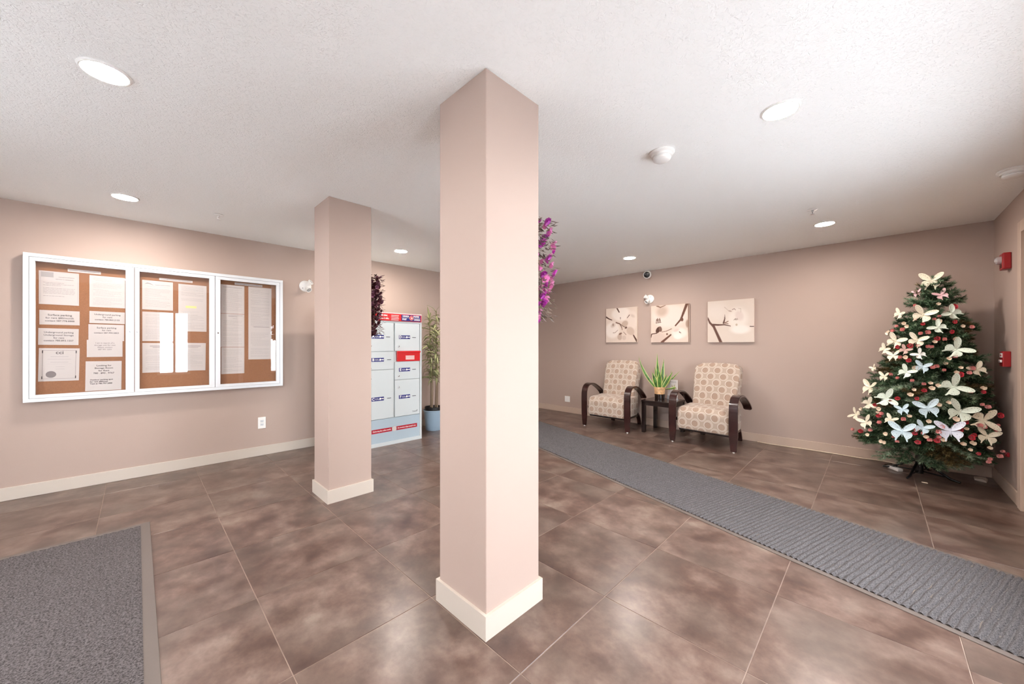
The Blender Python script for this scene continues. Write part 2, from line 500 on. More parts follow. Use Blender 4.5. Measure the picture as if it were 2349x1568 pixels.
# ---------------------------------------------------------------- ceiling fixtures
def downlight(x, y, label):
    t = thing('downlight', label, 'light', (x, y, H), group='recessed ceiling lights')
    bm = NB(); lathe(bm, [(0.075, 0.0), (0.075, -0.0075), (0.080, -0.0075), (0.087, -0.002), (0.087, 0.0)], 32)
    obj('trim_ring', bm, M['white'], t, True)
    bm = NB(); lathe(bm, [(0, -0.010), (0.025, -0.0095), (0.048, -0.008), (0.066, -0.006), (0.0745, -0.004), (0.0745, -0.001), (0, -0.001)], 32)
    obj('diffuser', bm, M['lamp'], t)
    return t
downlight(-0.10, 2.44, 'round recessed light nearest the camera, at the upper left')
downlight(-0.07, 4.37, 'round recessed light above the notice board')
downlight(2.37, 4.33, 'round recessed light between the two pillars')
downlight(4.77, 2.42, 'small distant recessed light in front of the canvas pictures')
downlight(4.80, 0.36, 'recessed light next to the sprinkler, right of the armchairs')
downlight(2.33, 0.35, 'large bright recessed light on the right half of the ceiling')
downlight(2.36, 2.44, 'recessed light hidden behind the foreground pillar')
downlight(-0.10, 0.36, 'recessed light above the camera')

def sprinkler(x, y, label, m):
    t = thing('fire_sprinkler', label, 'sprinkler', (x, y, H))
    bm = NB(); lathe(bm, [(0.012, 0), (0.036, -0.001), (0.038, -0.004), (0.03, -0.008), (0.011, -0.010)], 20)
    obj('escutcheon', bm, M['white'], t, True)
    bm = NB(); lathe(bm, [(0.009, -0.008), (0.009, -0.02), (0.006, -0.022), (0, -0.022)], 12)
    for s in (-1, 1): tube(bm, [(s * 0.009, 0, -0.018), (s * 0.013, 0, -0.030), (s * 0.003, 0, -0.043)], 0.0022, 6)
    obj('head', bm, m, t, True)
    bm = NB(); lathe(bm, [(0, -0.042), (0.017, -0.043), (0.018, -0.046), (0, -0.046)], 16)
    obj('deflector', bm, m, t)
sprinkler(0.531, 4.341, 'white ceiling sprinkler above the notice board', M['white'])
sprinkler(4.222, 0.399, 'small chrome ceiling sprinkler beside the right hand light', M['chrome'])

def smoke(x, y, label, dark=False):
    t = thing('smoke_detector', label, 'smoke detector', (x, y, H))
    bm = NB(); lathe(bm, [(0, 0), (0.074, 0), (0.076, -0.006), (0.07, -0.012), (0.062, -0.014), (0, -0.014)], 32)
    obj('base', bm, M['white'], t, True)
    bm = NB(); lathe(bm, [(0.062, -0.014), (0.061, -0.028), (0.052, -0.030), (0.052, -0.034), (0.052, -0.034)], 32)
    obj('body', bm, M['white'], t, True)
    bm = NB(); lathe(bm, [(0.047, -0.030), (0.047, -0.036), (0, -0.036)], 32)
    obj('vent_band', bm, M['slot'] if dark else M['grey_metal'], t, True)
    bm = NB(); lathe(bm, [(0, -0.036), (0.054, -0.036), (0.052, -0.046), (0.04, -0.054), (0.02, -0.057), (0, -0.057)], 32)
    obj('cap', bm, M['white'], t, True)
smoke(2.318, 0.959, 'white round smoke detector alone in the middle of the ceiling')
smoke(4.245, -0.68, 'white detector with a dark slotted band at the right edge of the ceiling', True)

# ---------------------------------------------------------------- wall devices
def head_lamp(name, label, loc, rz, dirs):
    """twin-head emergency lamp: round plate on the wall (normal -y before rotation)"""
    t = thing(name, label, 'emergency light', loc, rz, 'twin head emergency lamps')
    q = Matrix.Rotation(R(90), 4, 'X')          # lathe z -> -y
    bm = NB(); lathe(bm, [(0, 0), (0.068, 0), (0.070, 0.006), (0.066, 0.016), (0.050, 0.024), (0, 0.026)], 36, q)
    obj('base_plate', bm, M['white'], t, True)
    for (x, z) in ((-0.035, -0.03), (0.02, 0.033)):
        bm = NB(); lathe(bm, [(0, 0.021), (0.005, 0.0285), (0.0035, 0.030), (0, 0.029)], 10, Matrix.Translation((x, 0, z)) @ q)
        obj('screw', bm, M['slot'], t, True)
    for d in dirs:
        d = Vector(d).normalized(); rot = d.to_track_quat('Z', 'Y').to_matrix().to_4x4()
        o0 = Vector((0.018 * d.x, -0.03, 0.02 * d.z))
        m = Matrix.Translation(o0) @ rot
        bm = NB(); lathe(bm, [(0, -0.005), (0.016, 0.0), (0.026, 0.02), (0.031, 0.05), (0.034, 0.054), (0.034, 0.07), (0.030, 0.072), (0.028, 0.064)], 24, m)
        h = obj('lamp_head', bm, M['white'], t, True)
        bm = NB(); lathe(bm, [(0, 0.068), (0.018, 0.067), (0.029, 0.063)], 24, m)
        obj('lens', bm, M['lens'], h, True)
head_lamp('emergency_lamp', 'white twin head emergency lamp on the wall right of the notice board', (1.487, YL, 2.033), 0,
          [(0.62, -0.6, 0.65), (0.25, -0.75, -0.62)])
head_lamp('emergency_lamp', 'white twin head emergency lamp above the gap between the canvas pictures', (XB, 2.60, 2.037), R(-90),
          [(-0.75, -0.55, 0.55), (-0.3, -0.75, -0.6)])

t = thing('security_camera', 'white ball security camera with black lens face, just under the ceiling', 'camera', (XB, 2.63, 2.432), R(-90))
d = Vector((0.20, -1, -0.14)).normalized(); m = Matrix.Translation((0, -0.012, 0)) @ d.to_track_quat('Z', 'Y').to_matrix().to_4x4()
bm = NB(); lathe(bm, [(0, 0), (0.055, 0), (0.056, 0.02), (0.045, 0.028), (0, 0.028)], 32, Matrix.Rotation(R(90), 4, 'X'))
obj('mount', bm, M['white'], t, True)
bm = NB(); lathe(bm, [(0.03, 0.0), (0.056, 0.012), (0.064, 0.035), (0.062, 0.06), (0.053, 0.074), (0.049, 0.075), (0.047, 0.070)], 36, m)
obj('housing', bm, M['white'], t, True)
bm = NB(); lathe(bm, [(0.048, 0.070), (0.030, 0.074), (0, 0.076)], 32, m)
f = obj('camera_face', bm, M['dark'], t, True)
for k, (a, b, r) in enumerate(((0, 0, 0.014), (-0.026, 0.012, 0.005), (0.022, -0.02, 0.005))):
    bm = NB(); lathe(bm, [(0, 0.083), (r * 0.8, 0.081), (r, 0.073)], 16, m @ Matrix.Translation((a, b, 0)))
    obj('lens', bm, M['lens'] if k else M['slot'], f, True)

def outlet(name, label, loc, rz, w, h, sockets):
    t = thing(name, label, 'outlet', loc, rz)
    bm = NB(); box(bm, -w / 2, w / 2, -0.006, 0, -h / 2, h / 2, 0.0025, 2)
    obj('cover_plate', bm, M['white'], t)
    if sockets:
        for z in (0.02, -0.02):
            bm = NB(); box(bm, -0.017, 0.017, -0.0085, -0.004, z - 0.014, z + 0.014, 0.004, 2)
            s = obj('socket', bm, M['white_metal'], t)
            for x in (-0.006, 0.006):
                bm = NB(); box(bm, x - 0.0012, x + 0.0012, -0.0092, -0.008, z - 0.002, z + 0.006); obj('slit', bm, M['slot'], s)
            bm = NB(); lathe(bm, [(0, 0.0092), (0.0024, 0.0092), (0.0024, 0.008)], 8, Matrix.Translation((0, 0, z - 0.007)) @ Matrix.Rotation(R(90), 4, 'X'))
            obj('ground_hole', bm, M['slot'], s)
    return t
outlet('wall_outlet', 'white double socket on the wall below the notice board', (1.026, YL, 0.380), 0, 0.078, 0.132, True)
outlet('blank_wall_plate', 'white blank wall plate near the floor, left of the armchairs', (XB, 4.235, 0.258), R(-90), 0.118, 0.112, False)

# red fire devices of the right wall (front faces +y)
t = thing('fire_alarm_strobe', 'red fire alarm horn strobe with clear lens high on the right wall', 'fire alarm', (5.235, YR, 2.005), R(180))
bm = NB(); box(bm, -0.062, 0.062, -0.048, 0, -0.07, 0.07, 0.008, 2); obj('housing', bm, M['red_dark'], t)
bm = NB(); lathe(bm, [(0, 0.085), (0.018, 0.082), (0.032, 0.07), (0.036, 0.046)], 20, Matrix.Translation((0, 0, 0.012)) @ Matrix.Rotation(R(90), 4, 'X'))
l = obj('strobe_lens', bm, M['lens'], t, True)
bm = NB(); tube(bm, [(-0.03, -0.066, 0.012), (0.03, -0.066, 0.012)], 0.004, 8); obj('flash_tube', bm, M['white'], l)
bm = NB()
for k in range(5): box(bm, -0.035, 0.035, -0.0495, -0.0475, -0.055 + k * 0.006, -0.052 + k * 0.006)
obj('sounder_slots', bm, M['dark'], t)['kind'] = 'stuff'
t = thing('fire_alarm_pull_station', 'red fire alarm pull station with white panel on the right wall', 'fire alarm', (5.245, YR, 1.168), R(180))
bm = NB(); box(bm, -0.055, 0.055, -0.045, 0, -0.066, 0.066, 0.006, 2); obj('housing', bm, M['red_dark'], t)
bm = NB(); box(bm, -0.036, 0.036, -0.055, -0.043, -0.03, -0.008, 0.003); obj('pull_handle', bm, M['white'], t)
bm = NB(); box(bm, -0.045, 0.045, -0.0465, -0.044, 0.012, 0.05, 0.001); obj('label_plate', bm, M['white'], t)
text_obj('PULL', 0.014, M['red_dark'], t, (0, -0.0556, -0.019), (R(90), 0, 0), bold=0.0004)
text_obj('FIRE', 0.022, M['red_dark'], t, (0, -0.047, 0.031), (R(90), 0, 0), bold=0.0006)

# ---------------------------------------------------------------- notice board
FY = YL - 0.08          # front plane of the case
nb = thing('notice_board_case', 'white enclosed notice board with three glazed cork doors on the left wall', 'notice board', (0, YL, 0))
Z0, Z1, X0, X1 = 0.806, 2.062, -0.668, 1.222
def nbox(bm, x0, x1, z0, z1, y0, y1, bev=0.0):     # y measured from the wall, towards the room negative
    return box(bm, x0, x1, -y1, -y0, z0, z1, bev)
bm = NB()
fw = 0.030
nbox(bm, X0, X1, Z0, Z0 + fw, 0, 0.08, 0.0015); nbox(bm, X0, X1, Z1 - fw, Z1, 0, 0.08, 0.0015)
nbox(bm, X0, X0 + fw, Z0 + fw, Z1 - fw, 0, 0.08); nbox(bm, X1 - fw, X1, Z0 + fw, Z1 - fw, 0, 0.08)
obj('case_frame', bm, M['white_metal'], nb)
bm = NB(); nbox(bm, X0 + fw, X1 - fw, Z0 + fw, Z1 - fw, 0, 0.012); obj('back_panel', bm, M['white_metal'], nb)
bm = NB(); nbox(bm, X0 + fw, X1 - fw, Z0 + fw, Z1 - fw, 0.012, 0.018); obj('cork_board', bm, M['cork'], nb)
DO = [(-0.636, -0.020, -0.604, -0.077, 1), (-0.016, 0.585, 0.016, 0.539, 0), (0.589, 1.190, 0.632, 1.155, 0)]
for (a, b, ga, gb, lockright) in DO:
    bm = NB(); z0, z1, gz0, gz1 = Z0 + fw + 0.002, Z1 - fw - 0.002, 0.865, 1.998
    nbox(bm, a, b, z0, gz0, 0.052, 0.078, 0.001); nbox(bm, a, b, gz1, z1, 0.052, 0.078, 0.001)
    nbox(bm, a, ga, gz0, gz1, 0.052, 0.078, 0.001); nbox(bm, gb, b, gz0, gz1, 0.052, 0.078, 0.001)
    dr = obj('door', bm, M['white_metal'], nb)
    bm = NB(); nbox(bm, ga - 0.004, gb + 0.004, gz0 - 0.004, gz1 + 0.004, 0.058, 0.061); obj('glass', bm, M['glass'], dr)
    lx = (gb + b) / 2 + 0.002 if lockright else (a + ga) / 2
    bm = NB(); lathe(bm, [(0, 0.082), (0.004, 0.083), (0.0085, 0.082), (0.0095, 0.078), (0, 0.078)], 16, Matrix.Translation((lx, 0, 1.42)) @ Matrix.Rotation(R(90), 4, 'X'))
    obj('lock', bm, M['chrome'], dr, True)

def sheet(name, label, cat, x0, x1, z0, z1, rot=0.0, off=0.0, group=None):
    """a sheet pinned on the cork; local origin at its centre"""
    t = thing(name, label, cat, ((x0 + x1) / 2, YL - 0.0195 - off, (z0 + z1) / 2), 0, group)
    t.rotation_euler = (0, R(rot), 0)
    w, h = x1 - x0, z1 - z0
    bm = NB(); box(bm, -w / 2, w / 2, -0.0006, 0.0006, -h / 2, h / 2)
    obj('paper', bm, M['paper'], t)
    return t, w, h
def lines(t, name, rects, m):
    bm = NB()
    for (a, b, c, d) in rects: box(bm, a, b, -0.0012, -0.0007, c, d)
    o = obj(name, bm, m, t)
    if len(rects) > 2: o['kind'] = 'stuff'
    return o
def greek(t, w, h, seed, top=0.42, bot=-0.42, step=0.0105, m='ink_pale', gaps=0.14):
    rr = random.Random(seed); rs = []
    z = h * top
    while z > h * bot:
        if rr.random() > gaps:
            a = -w * 0.40 if rr.random() > 0.15 else -w * 0.34
            b = w * (0.40 if rr.random() > 0.3 else rr.uniform(-0.05, 0.34))
            # words
            x = a
            while x < b - 0.006:
                l = rr.uniform(0.006, 0.024); rs.append((x, min(x + l, b), z - 0.0022, z)); x += l + 0.0025
        z -= step
    lines(t, 'print_lines', rs, M[m])
def pins(t, pts):
    for (x, z) in pts:
        bm = NB(); lathe(bm, [(0, 0.006), (0.003, 0.0055), (0.0045, 0.002), (0.0045, 0.0006), (0, 0.0006)], 10, Matrix.Translation((x, 0, z)) @ Matrix.Rotation(R(90), 4, 'X'))
        obj('pin', bm, M['white'], t, True)
def txt(t, s, size, x, z, m='ink', bold=0.00025, ax='CENTER', width=None):
    return text_obj(s, size, M[m], t, (x, -0.0010, z), (R(90), 0, 0), bold=bold, ax=ax, depth=0.0002, width=width)

# door one
t, w, h = sheet('title_strip', 'narrow white title strip above the sheets behind the first glass door', 'label', -0.433, -0.236, 1.940, 1.966)
txt(t, 'WATERMARK CONDOMINIUM INFORMATION', 0.0095, 0, 0, 'ink_grey', 0.0002, width=w * 0.92)
t, w, h = sheet('notice_sheet', 'notice with small photo at its top corner, upper left of the first door', 'paper', -0.592, -0.368, 1.641, 1.929)
lines(t, 'picture_block', [(-0.10, -0.032, 0.092, 0.136)], M['ink_pale'])
lines(t, 'border', [(-0.103, -0.1022, -0.125, 0.136), (0.1022, 0.103, -0.125, 0.136), (-0.103, 0.103, 0.1355, 0.1362)], M['ink_grey'])
txt(t, 'CONDOMINIUM CORPORATION', 0.010, 0.04, 0.098, 'ink_grey', 0.0002, width=0.09); txt(t, 'NOTICE TO RESIDENTS', 0.012, 0.03, 0.078, 'ink_grey', 0.0002, width=0.10)
greek(t, w, h, 1, 0.2, -0.25, 0.0115, 'ink_grey')
t, w, h = sheet('notice_sheet', 'pale faded sheet at the upper right of the first door', 'paper', -0.306, -0.081, 1.638, 1.927)
greek(t, w, h, 2)
t, w, h = sheet('parking_notice', 'small notice for surface parking on the left, second from the top', 'paper', -0.589, -0.364, 1.465, 1.590)
txt(t, 'Surface parking', 0.022, 0, 0.022); txt(t, 'for rent $80/month', 0.020, 0, -0.004); txt(t, 'contact 587.778.8888', 0.019, 0, -0.029)
t, w, h = sheet('parking_notice', 'four line notice for underground parking and storage on the left', 'paper', -0.595, -0.370, 1.289, 1.433, 0.6)
for k, s in enumerate(('Underground parking', 'Underground Storage', 'for rent', 'contact 780.893.1507')): txt(t, s, 0.019, 0, 0.037 - 0.024 * k)
t, w, h = sheet('certificate', 'framed certificate with a round seal and the letters cci, lower left', 'certificate', -0.594, -0.366, 0.973, 1.260, 1.0)
txt(t, 'cci', 0.042, 0.0, 0.105, 'ink', 0.0004)
b = 0.094
lines(t, 'border', [(-b, b, 0.1225, 0.1245), (-b, b, -0.1235, -0.1215), (-b, -b + 0.002, -0.1235, 0.1245), (b - 0.002, b, -0.1235, 0.1245)], M['ink_grey'])
lines(t, 'corner_marks', [(sx * b - 0.003, sx * b + 0.003, sz * 0.112 - 0.012, sz * 0.112 + 0.012) for sx in (-1, 1) for sz in (-1, 1)], M['ink'])
lines(t, 'print_lines', [(-0.05, 0.05, 0.068, 0.071), (-0.065, 0.065, 0.045, 0.047), (-0.05, 0.05, 0.02, 0.0225), (-0.07, 0.07, 0.006, 0.007), (-0.02, 0.03, -0.02, -0.018), (-0.02, 0.03, -0.04, -0.038)], M['ink_pale'])
bm = NB(); lathe(bm, [(0, 0.0012), (0.028, 0.0012), (0.029, 0.0006)], 28, Matrix.Translation((-0.045, 0, -0.085)) @ Matrix.Rotation(R(90), 4, 'X'))
s = obj('seal', bm, M['ink_grey'], t)
t, w, h = sheet('parking_notice', 'underground parking notice, second from the top on the right of the first door', 'paper', -0.306, -0.083, 1.489, 1.599, 0.4, 0.002)
txt(t, 'Underground parking', 0.019, 0, 0.026); txt(t, 'for rent', 0.019, 0, 0.002); txt(t, 'contact 780.860.2155', 0.018, 0, -0.022)
t, w, h = sheet('parking_notice', 'surface parking notice in the middle of the right column', 'paper', -0.312, -0.088, 1.326, 1.479, 0, 0.001)
txt(t, 'Surface parking', 0.020, 0, 0.045); txt(t, 'for rent', 0.018, 0, 0.022); txt(t, 'contact 587.990.5803', 0.018, 0, -0.002)
t, w, h = sheet('storage_notice', 'faded storage notice tucked under the surface parking one', 'paper', -0.322, -0.098, 1.178, 1.336)
for k, s in enumerate(('I am in search of a', 'storage unit for rent', 'Please contact', '587 991 2201')): txt(t, s, 0.016, 0, 0.05 - 0.02 * k, 'ink_grey', 0.0003)
t, w, h = sheet('storage_notice', 'tall notice for a storage room at the bottom right of the first door', 'paper', -0.330, -0.105, 0.868, 1.139, 0.6)
for k, s in enumerate(('Looking for', 'Storage Room', 'for Rent', '780 . 893 . 9767')): txt(t, s, 0.020, 0, 0.095 - 0.0235 * k)
for k, s in enumerate(('Outdoor parking spot', 'for rent $80/year', 'Text at 780.707.2888')): txt(t, s, 0.016, -0.085, -0.035 - 0.018 * k, 'ink', 0.0004, 'LEFT')
# door two
t, w, h = sheet('title_strip', 'narrow white title strip above the sheets of the middle door', 'label', 0.155, 0.408, 1.940, 1.962)
txt(t, 'CONDOMINIUM BOARD AND MANAGEMENT', 0.009, 0, 0, 'ink_grey', 0.0002, width=w * 0.92)
t, w, h = sheet('notice_sheet', 'sheet with a dark swoosh logo at the top left of the middle door', 'paper', 0.034, 0.256, 1.639, 1.927)
bm = NB(); tube(bm, [(-0.092, -0.001, 0.108), (-0.075, -0.001, 0.117), (-0.055, -0.001, 0.113), (-0.03, -0.001, 0.098)], [0.001, 0.003, 0.0025, 0.0006], 8)
obj('swoosh_mark', bm, M['ink_grey'], t, True)
lines(t, 'heading', [(-0.02, 0.09, 0.103, 0.106)], M['ink_grey']); greek(t, w, h, 4, 0.30)
t, w, h = sheet('notice_sheet', 'pale sheet in the middle of the left column behind the middle door', 'paper', 0.035, 0.259, 1.328, 1.617)
greek(t, w, h, 5)
t, w, h = sheet('notice_sheet', 'sheet with a bold two line heading at the bottom left of the middle door', 'paper', 0.035, 0.260, 1.017, 1.309)
lines(t, 'heading', [(-0.06, 0.06, 0.113, 0.118), (-0.04, 0.04, 0.1, 0.104)], M['ink_grey']); greek(t, w, h, 6, 0.28)
t, w, h = sheet('notice_sheet', 'long sheet with a yellow highlighted line behind the middle door', 'paper', 0.297, 0.521, 1.432, 1.920)
greek(t, w, h, 7, 0.46, 0.14); greek(t, w, h, 8, -0.08, -0.46); lines(t, 'highlight', [(-0.056, 0.03, 0.0, 0.022)], M['yellow'])
t, w, h = sheet('notice_sheet', 'sheet in a clear sleeve at the lower right of the middle door', 'paper', 0.291, 0.514, 1.022, 1.312, 0.8)
lines(t, 'heading', [(-0.06, 0.07, 0.11, 0.115), (-0.05, 0.05, 0.095, 0.098)], M['ink_grey']); greek(t, w, h, 9, 0.25)
# door three
t, w, h = sheet('title_strip', 'narrow title strip above the sheets of the right hand door', 'label', 0.765, 1.027, 1.966, 1.990)
txt(t, 'CONDOMINIUM DOCUMENTS', 0.010, 0, 0, 'ink_grey', 0.0002, width=w * 0.92)
t, w, h = sheet('notice_sheet', 'upper left sheet behind the right hand door', 'paper', 0.642, 0.854, 1.640, 1.957)
lines(t, 'heading', [(-0.085, 0.085, 0.132, 0.135)], M['ink_grey']); greek(t, w, h, 10, 0.40)
t, w, h = sheet('notice_sheet', 'middle left sheet with a printed letterhead behind the right hand door', 'paper', 0.642, 0.854, 1.270, 1.636)
lines(t, 'heading', [(-0.04, 0.09, 0.164, 0.167), (-0.04, 0.04, 0.153, 0.156), (0.0, 0.04, 0.13, 0.132)], M['ink_grey']); greek(t, w, h, 11, 0.30)
t, w, h = sheet('notice_sheet', 'lower left sheet behind the right hand door', 'paper', 0.646, 0.854, 0.971, 1.266)
greek(t, w, h, 12)
t, w, h = sheet('notice_sheet', 'very long sheet on the right behind the right hand door', 'paper', 0.892, 1.118, 1.125, 1.960)
greek(t, w, h, 13, 0.46, -0.05); greek(t, w, h, 14, -0.12, -0.46); lines(t, 'heading', [(-0.065, 0.09, -0.045, -0.041)], M['ink_grey'])

# ---------------------------------------------------------------- community mailbox
MY = 4.48
mb = thing('community_mailbox', 'tall pale grey steel mailbox cabinet with red header behind the second pillar', 'mailbox', (0, MY, 0))
MX0, MX1, MD = 1.55, 2.767, 0.44
bm = NB()
box(bm, MX0, MX1, 0.02, MD, 0.0, 1.712, 0.003)                       # carcass
box(bm, MX0, MX0 + 0.03, 0, 0.02, 0.0, 1.712, 0.001); box(bm, MX1 - 0.031, MX1, 0, 0.02, 0.0, 1.712, 0.001)
box(bm, MX0 + 0.03, MX1 - 0.031, 0, 0.02, 0.0, 0.045, 0.001); box(bm, MX0 + 0.03, MX1 - 0.031, 0, 0.02, 1.702, 1.712)
box(bm, MX0 + 0.03, MX1 - 0.031, 0.0, 0.02, 1.580, 1.602)
obj('cabinet_body', bm, M['grey_metal'], mb)
bm = NB(); box(bm, MX0 + 0.03, MX1 - 0.031, 0.008, 0.022, 0.045, 0.345, 0.001); lp = obj('lower_panel', bm, M['lower_grey'], mb)
bm = NB(); box(bm, MX0 + 0.012, MX1 - 0.008, -0.006, 0.01, 1.606, 1.700, 0.001); hd = obj('header_panel', bm, M['red'], mb)
def mt(s, size, m, par, x, z, y=-0.0068, **k): return text_obj(s, size, M[m], par, (x, y, z), (R(90), 0, 0), depth=0.0002, **k)
mt("L'outil id\u00e9al,", 0.030, 'white', hd, 2.125, 1.674, bold=0.0008, ax='LEFT', width=0.135)
mt('m\u00eame \u00e0 v\u00e9lo.', 0.030, 'white', hd, 2.14, 1.636, bold=0.0008, ax='LEFT', width=0.14)
bm = NB()
for k in range(4): box(bm, 2.312, 2.42 - 0.006 * (k % 2), -0.0068, -0.0058, 1.682 - k * 0.020 - 0.006, 1.682 - k * 0.020)
obj('small_print', bm, M['white'], hd)['kind'] = 'stuff'
bm = NB(); box(bm, 1.98, 2.015, -0.0068, -0.0058, 1.625, 1.69); obj('leaf_emblem', bm, M['white'], hd)
bm = NB(); box(bm, 2.456, 2.742, -0.0078, -0.0055, 1.613, 1.694); bp = obj('blue_panel', bm, M['blue'], mb)
mt('CANADA', 0.030, 'white', bp, 2.518, 1.676, -0.0085, bold=0.0012, width=0.096); mt('POST', 0.030, 'white', bp, 2.500, 1.634, -0.0085, bold=0.0012, width=0.062)
mt('POSTES', 0.030, 'white', bp, 2.676, 1.676, -0.0085, bold=0.0012, width=0.086); mt('CANADA', 0.030, 'white', bp, 2.688, 1.634, -0.0085, bold=0.0012, width=0.096)
bm = NB(); box(bm, 2.462, 2.572, -0.0085, -0.0075, 1.654, 1.656); box(bm, 2.632, 2.738, -0.0085, -0.0075, 1.654, 1.656); obj('rule', bm, M['white'], bp)
Q = Matrix.Rotation(R(90), 4, 'X')
bm = NB(); lathe(bm, [(0, 0.0095), (0.031, 0.0095), (0.031, 0.008)], 32, Matrix.Translation((2.602, 0, 1.655)) @ Q); em = obj('emblem_disc', bm, M['red'], bp)
bm = NB(); lathe(bm, [(0.0265, 0.0098), (0.0285, 0.0098), (0.0285, 0.009), (0.0265, 0.009)], 32, Matrix.Translation((2.602, 0, 1.655)) @ Q); obj('emblem_ring', bm, M['white'], bp)
bm = NB()
for pts in ([(-0.016, 0.014), (0.006, 0.010), (0.02, 0.0), (0.004, 0.003)], [(-0.018, 0.004), (0.002, 0.001), (0.02, 0.0), (-0.002, -0.006)], [(-0.014, -0.014), (0.002, -0.008), (0.02, 0.0), (0.008, -0.013)]):
    prism(bm, pts, 0.0098, 0.0105)
xf(bm, Matrix.Translation((2.602, 0, 1.655)) @ Q); obj('emblem_wing', bm, M['white'], bp)

def mail_door(x0, x1, z0, z1, letter, lx, lz, sx, lock):
    bm = NB(); box(bm, x0, x1, -0.004, 0.019, z0, z1, 0.002)
    dr = obj('compartment_door', bm, M['grey_metal'], mb)
    if letter:
        bm = NB(); box(bm, lx, lx + 0.163, -0.0056, -0.0035, lz, lz + 0.048); obj('letter_plate', bm, M['blue'], dr)
        mt(letter, 0.046, 'white', dr, lx + 0.022, lz + 0.024, -0.0062, bold=0.0016)
        mt('Parcel key\ncompartment', 0.0115, 'white', dr, lx + 0.042, lz + 0.024, -0.0062, bold=0.0002, ax='LEFT')
        bm = NB()   # key pictogram
        lathe(bm, [(0, 0.0063), (0.013, 0.0063), (0.013, 0.0055)], 16, Matrix.Translation((lx + 0.114, 0, lz + 0.024)) @ Q)
        box(bm, lx + 0.122, lx + 0.146, -0.0063, -0.0055, lz + 0.020, lz + 0.028)
        lathe(bm, [(0, 0.0063), (0.009, 0.0063), (0.009, 0.0055)], 12, Matrix.Translation((lx + 0.150, 0, lz + 0.024)) @ Q)
        obj('key_pictogram', bm, M['white'], dr)
        bm = NB(); box(bm, sx, sx + 0.055, -0.0055, -0.0035, lz + 0.018, lz + 0.026, 0.0005); obj('number_slot', bm, M['slot'], dr)
    if lock:
        bm = NB(); lathe(bm, [(0, 0.012), (0.006, 0.012), (0.011, 0.010), (0.0125, 0.004)], 16, Matrix.Translation((lock[0], 0, lock[1])) @ Q)
        obj('lock', bm, M['chrome'], dr, True)
        bm = NB(); box(bm, lock[0] - 0.0015, lock[0] + 0.0015, -0.0132, -0.0118, lock[1] - 0.006, lock[1] + 0.006); obj('keyhole', bm, M['dark'], dr)
mail_door(1.985, 2.345, 1.211, 1.576, 'A', 2.049, 1.373, 2.241, (2.038, 1.280))
mail_door(1.985, 2.345, 0.979, 1.205, 'B', 2.049, 1.081, 2.255, (2.036, 1.000))
mail_door(1.985, 2.345, 0.352, 0.973, 'C', 2.049, 0.586, 2.255, (2.036, 0.868))
mail_door(2.364, 2.728, 1.214, 1.576, 'D', 2.421, 1.373, 2.617, (2.416, 1.276))
mail_door(2.364, 2.728, 0.837, 1.070, 'E', 2.421, 0.941, 2.617, (2.416, 0.886))
mail_door(2.364, 2.728, 0.352, 0.831, 'F', 2.421, 0.582, 2.617, (2.416, 0.738))
for k in range(9):
    mail_door(1.60, 1.968, 0.352 + k * 0.136, 0.352 + k * 0.136 + 0.131, None, 0, 0, 0, (1.64, 0.352 + k * 0.136 + 0.065))
bm = NB(); box(bm, 2.394, 2.734, -0.012, 0.016, 1.076, 1.196, 0.003); box(bm, 2.388, 2.740, -0.020, 0.0, 1.190, 1.212, 0.004)
sl = obj('letter_slot_flap', bm, M['red'], mb)
bm = NB()
for k in range(4): box(bm, 2.515, 2.645, -0.0128, -0.0118, 1.100 + k * 0.014, 1.108 + k * 0.014)
obj('slot_print', bm, M['white'], sl)['kind'] = 'stuff'
text_obj('Canada', 0.024, M['slot'], mb, (2.655, -0.0045, 0.395), (R(90), 0, 0), bold=0.0003, width=0.075)
bm = NB(); box(bm, 2.685, 2.697, -0.0048, -0.0042, 0.402, 0.409); obj('flag_mark', bm, M['slot'], mb)
for a, b, s in ((2.055, 2.330, 'Delivering the online world.'), (2.391, 2.697, 'Du monde en ligne jusqu\'\u00e0 vous.')):
    bm = NB(); box(bm, a, b, 0.0065, 0.0085, 0.173, 0.224); st = obj('sticker', bm, M['sticker_red'], lp)
    text_obj(s, 0.024, M['white'], lp, ((a + b) / 2, 0.0060, 0.199), (R(90), 0, 0), bold=0.0005, width=(b - a) * 0.88)
bm = NB(); lathe(bm, [(0, -0.0058), (0.032, -0.0058), (0.033, -0.0085)], 28, Matrix.Translation((2.361, 0, 0.199)) @ Q); obj('round_sticker', bm, M['paper'], lp)

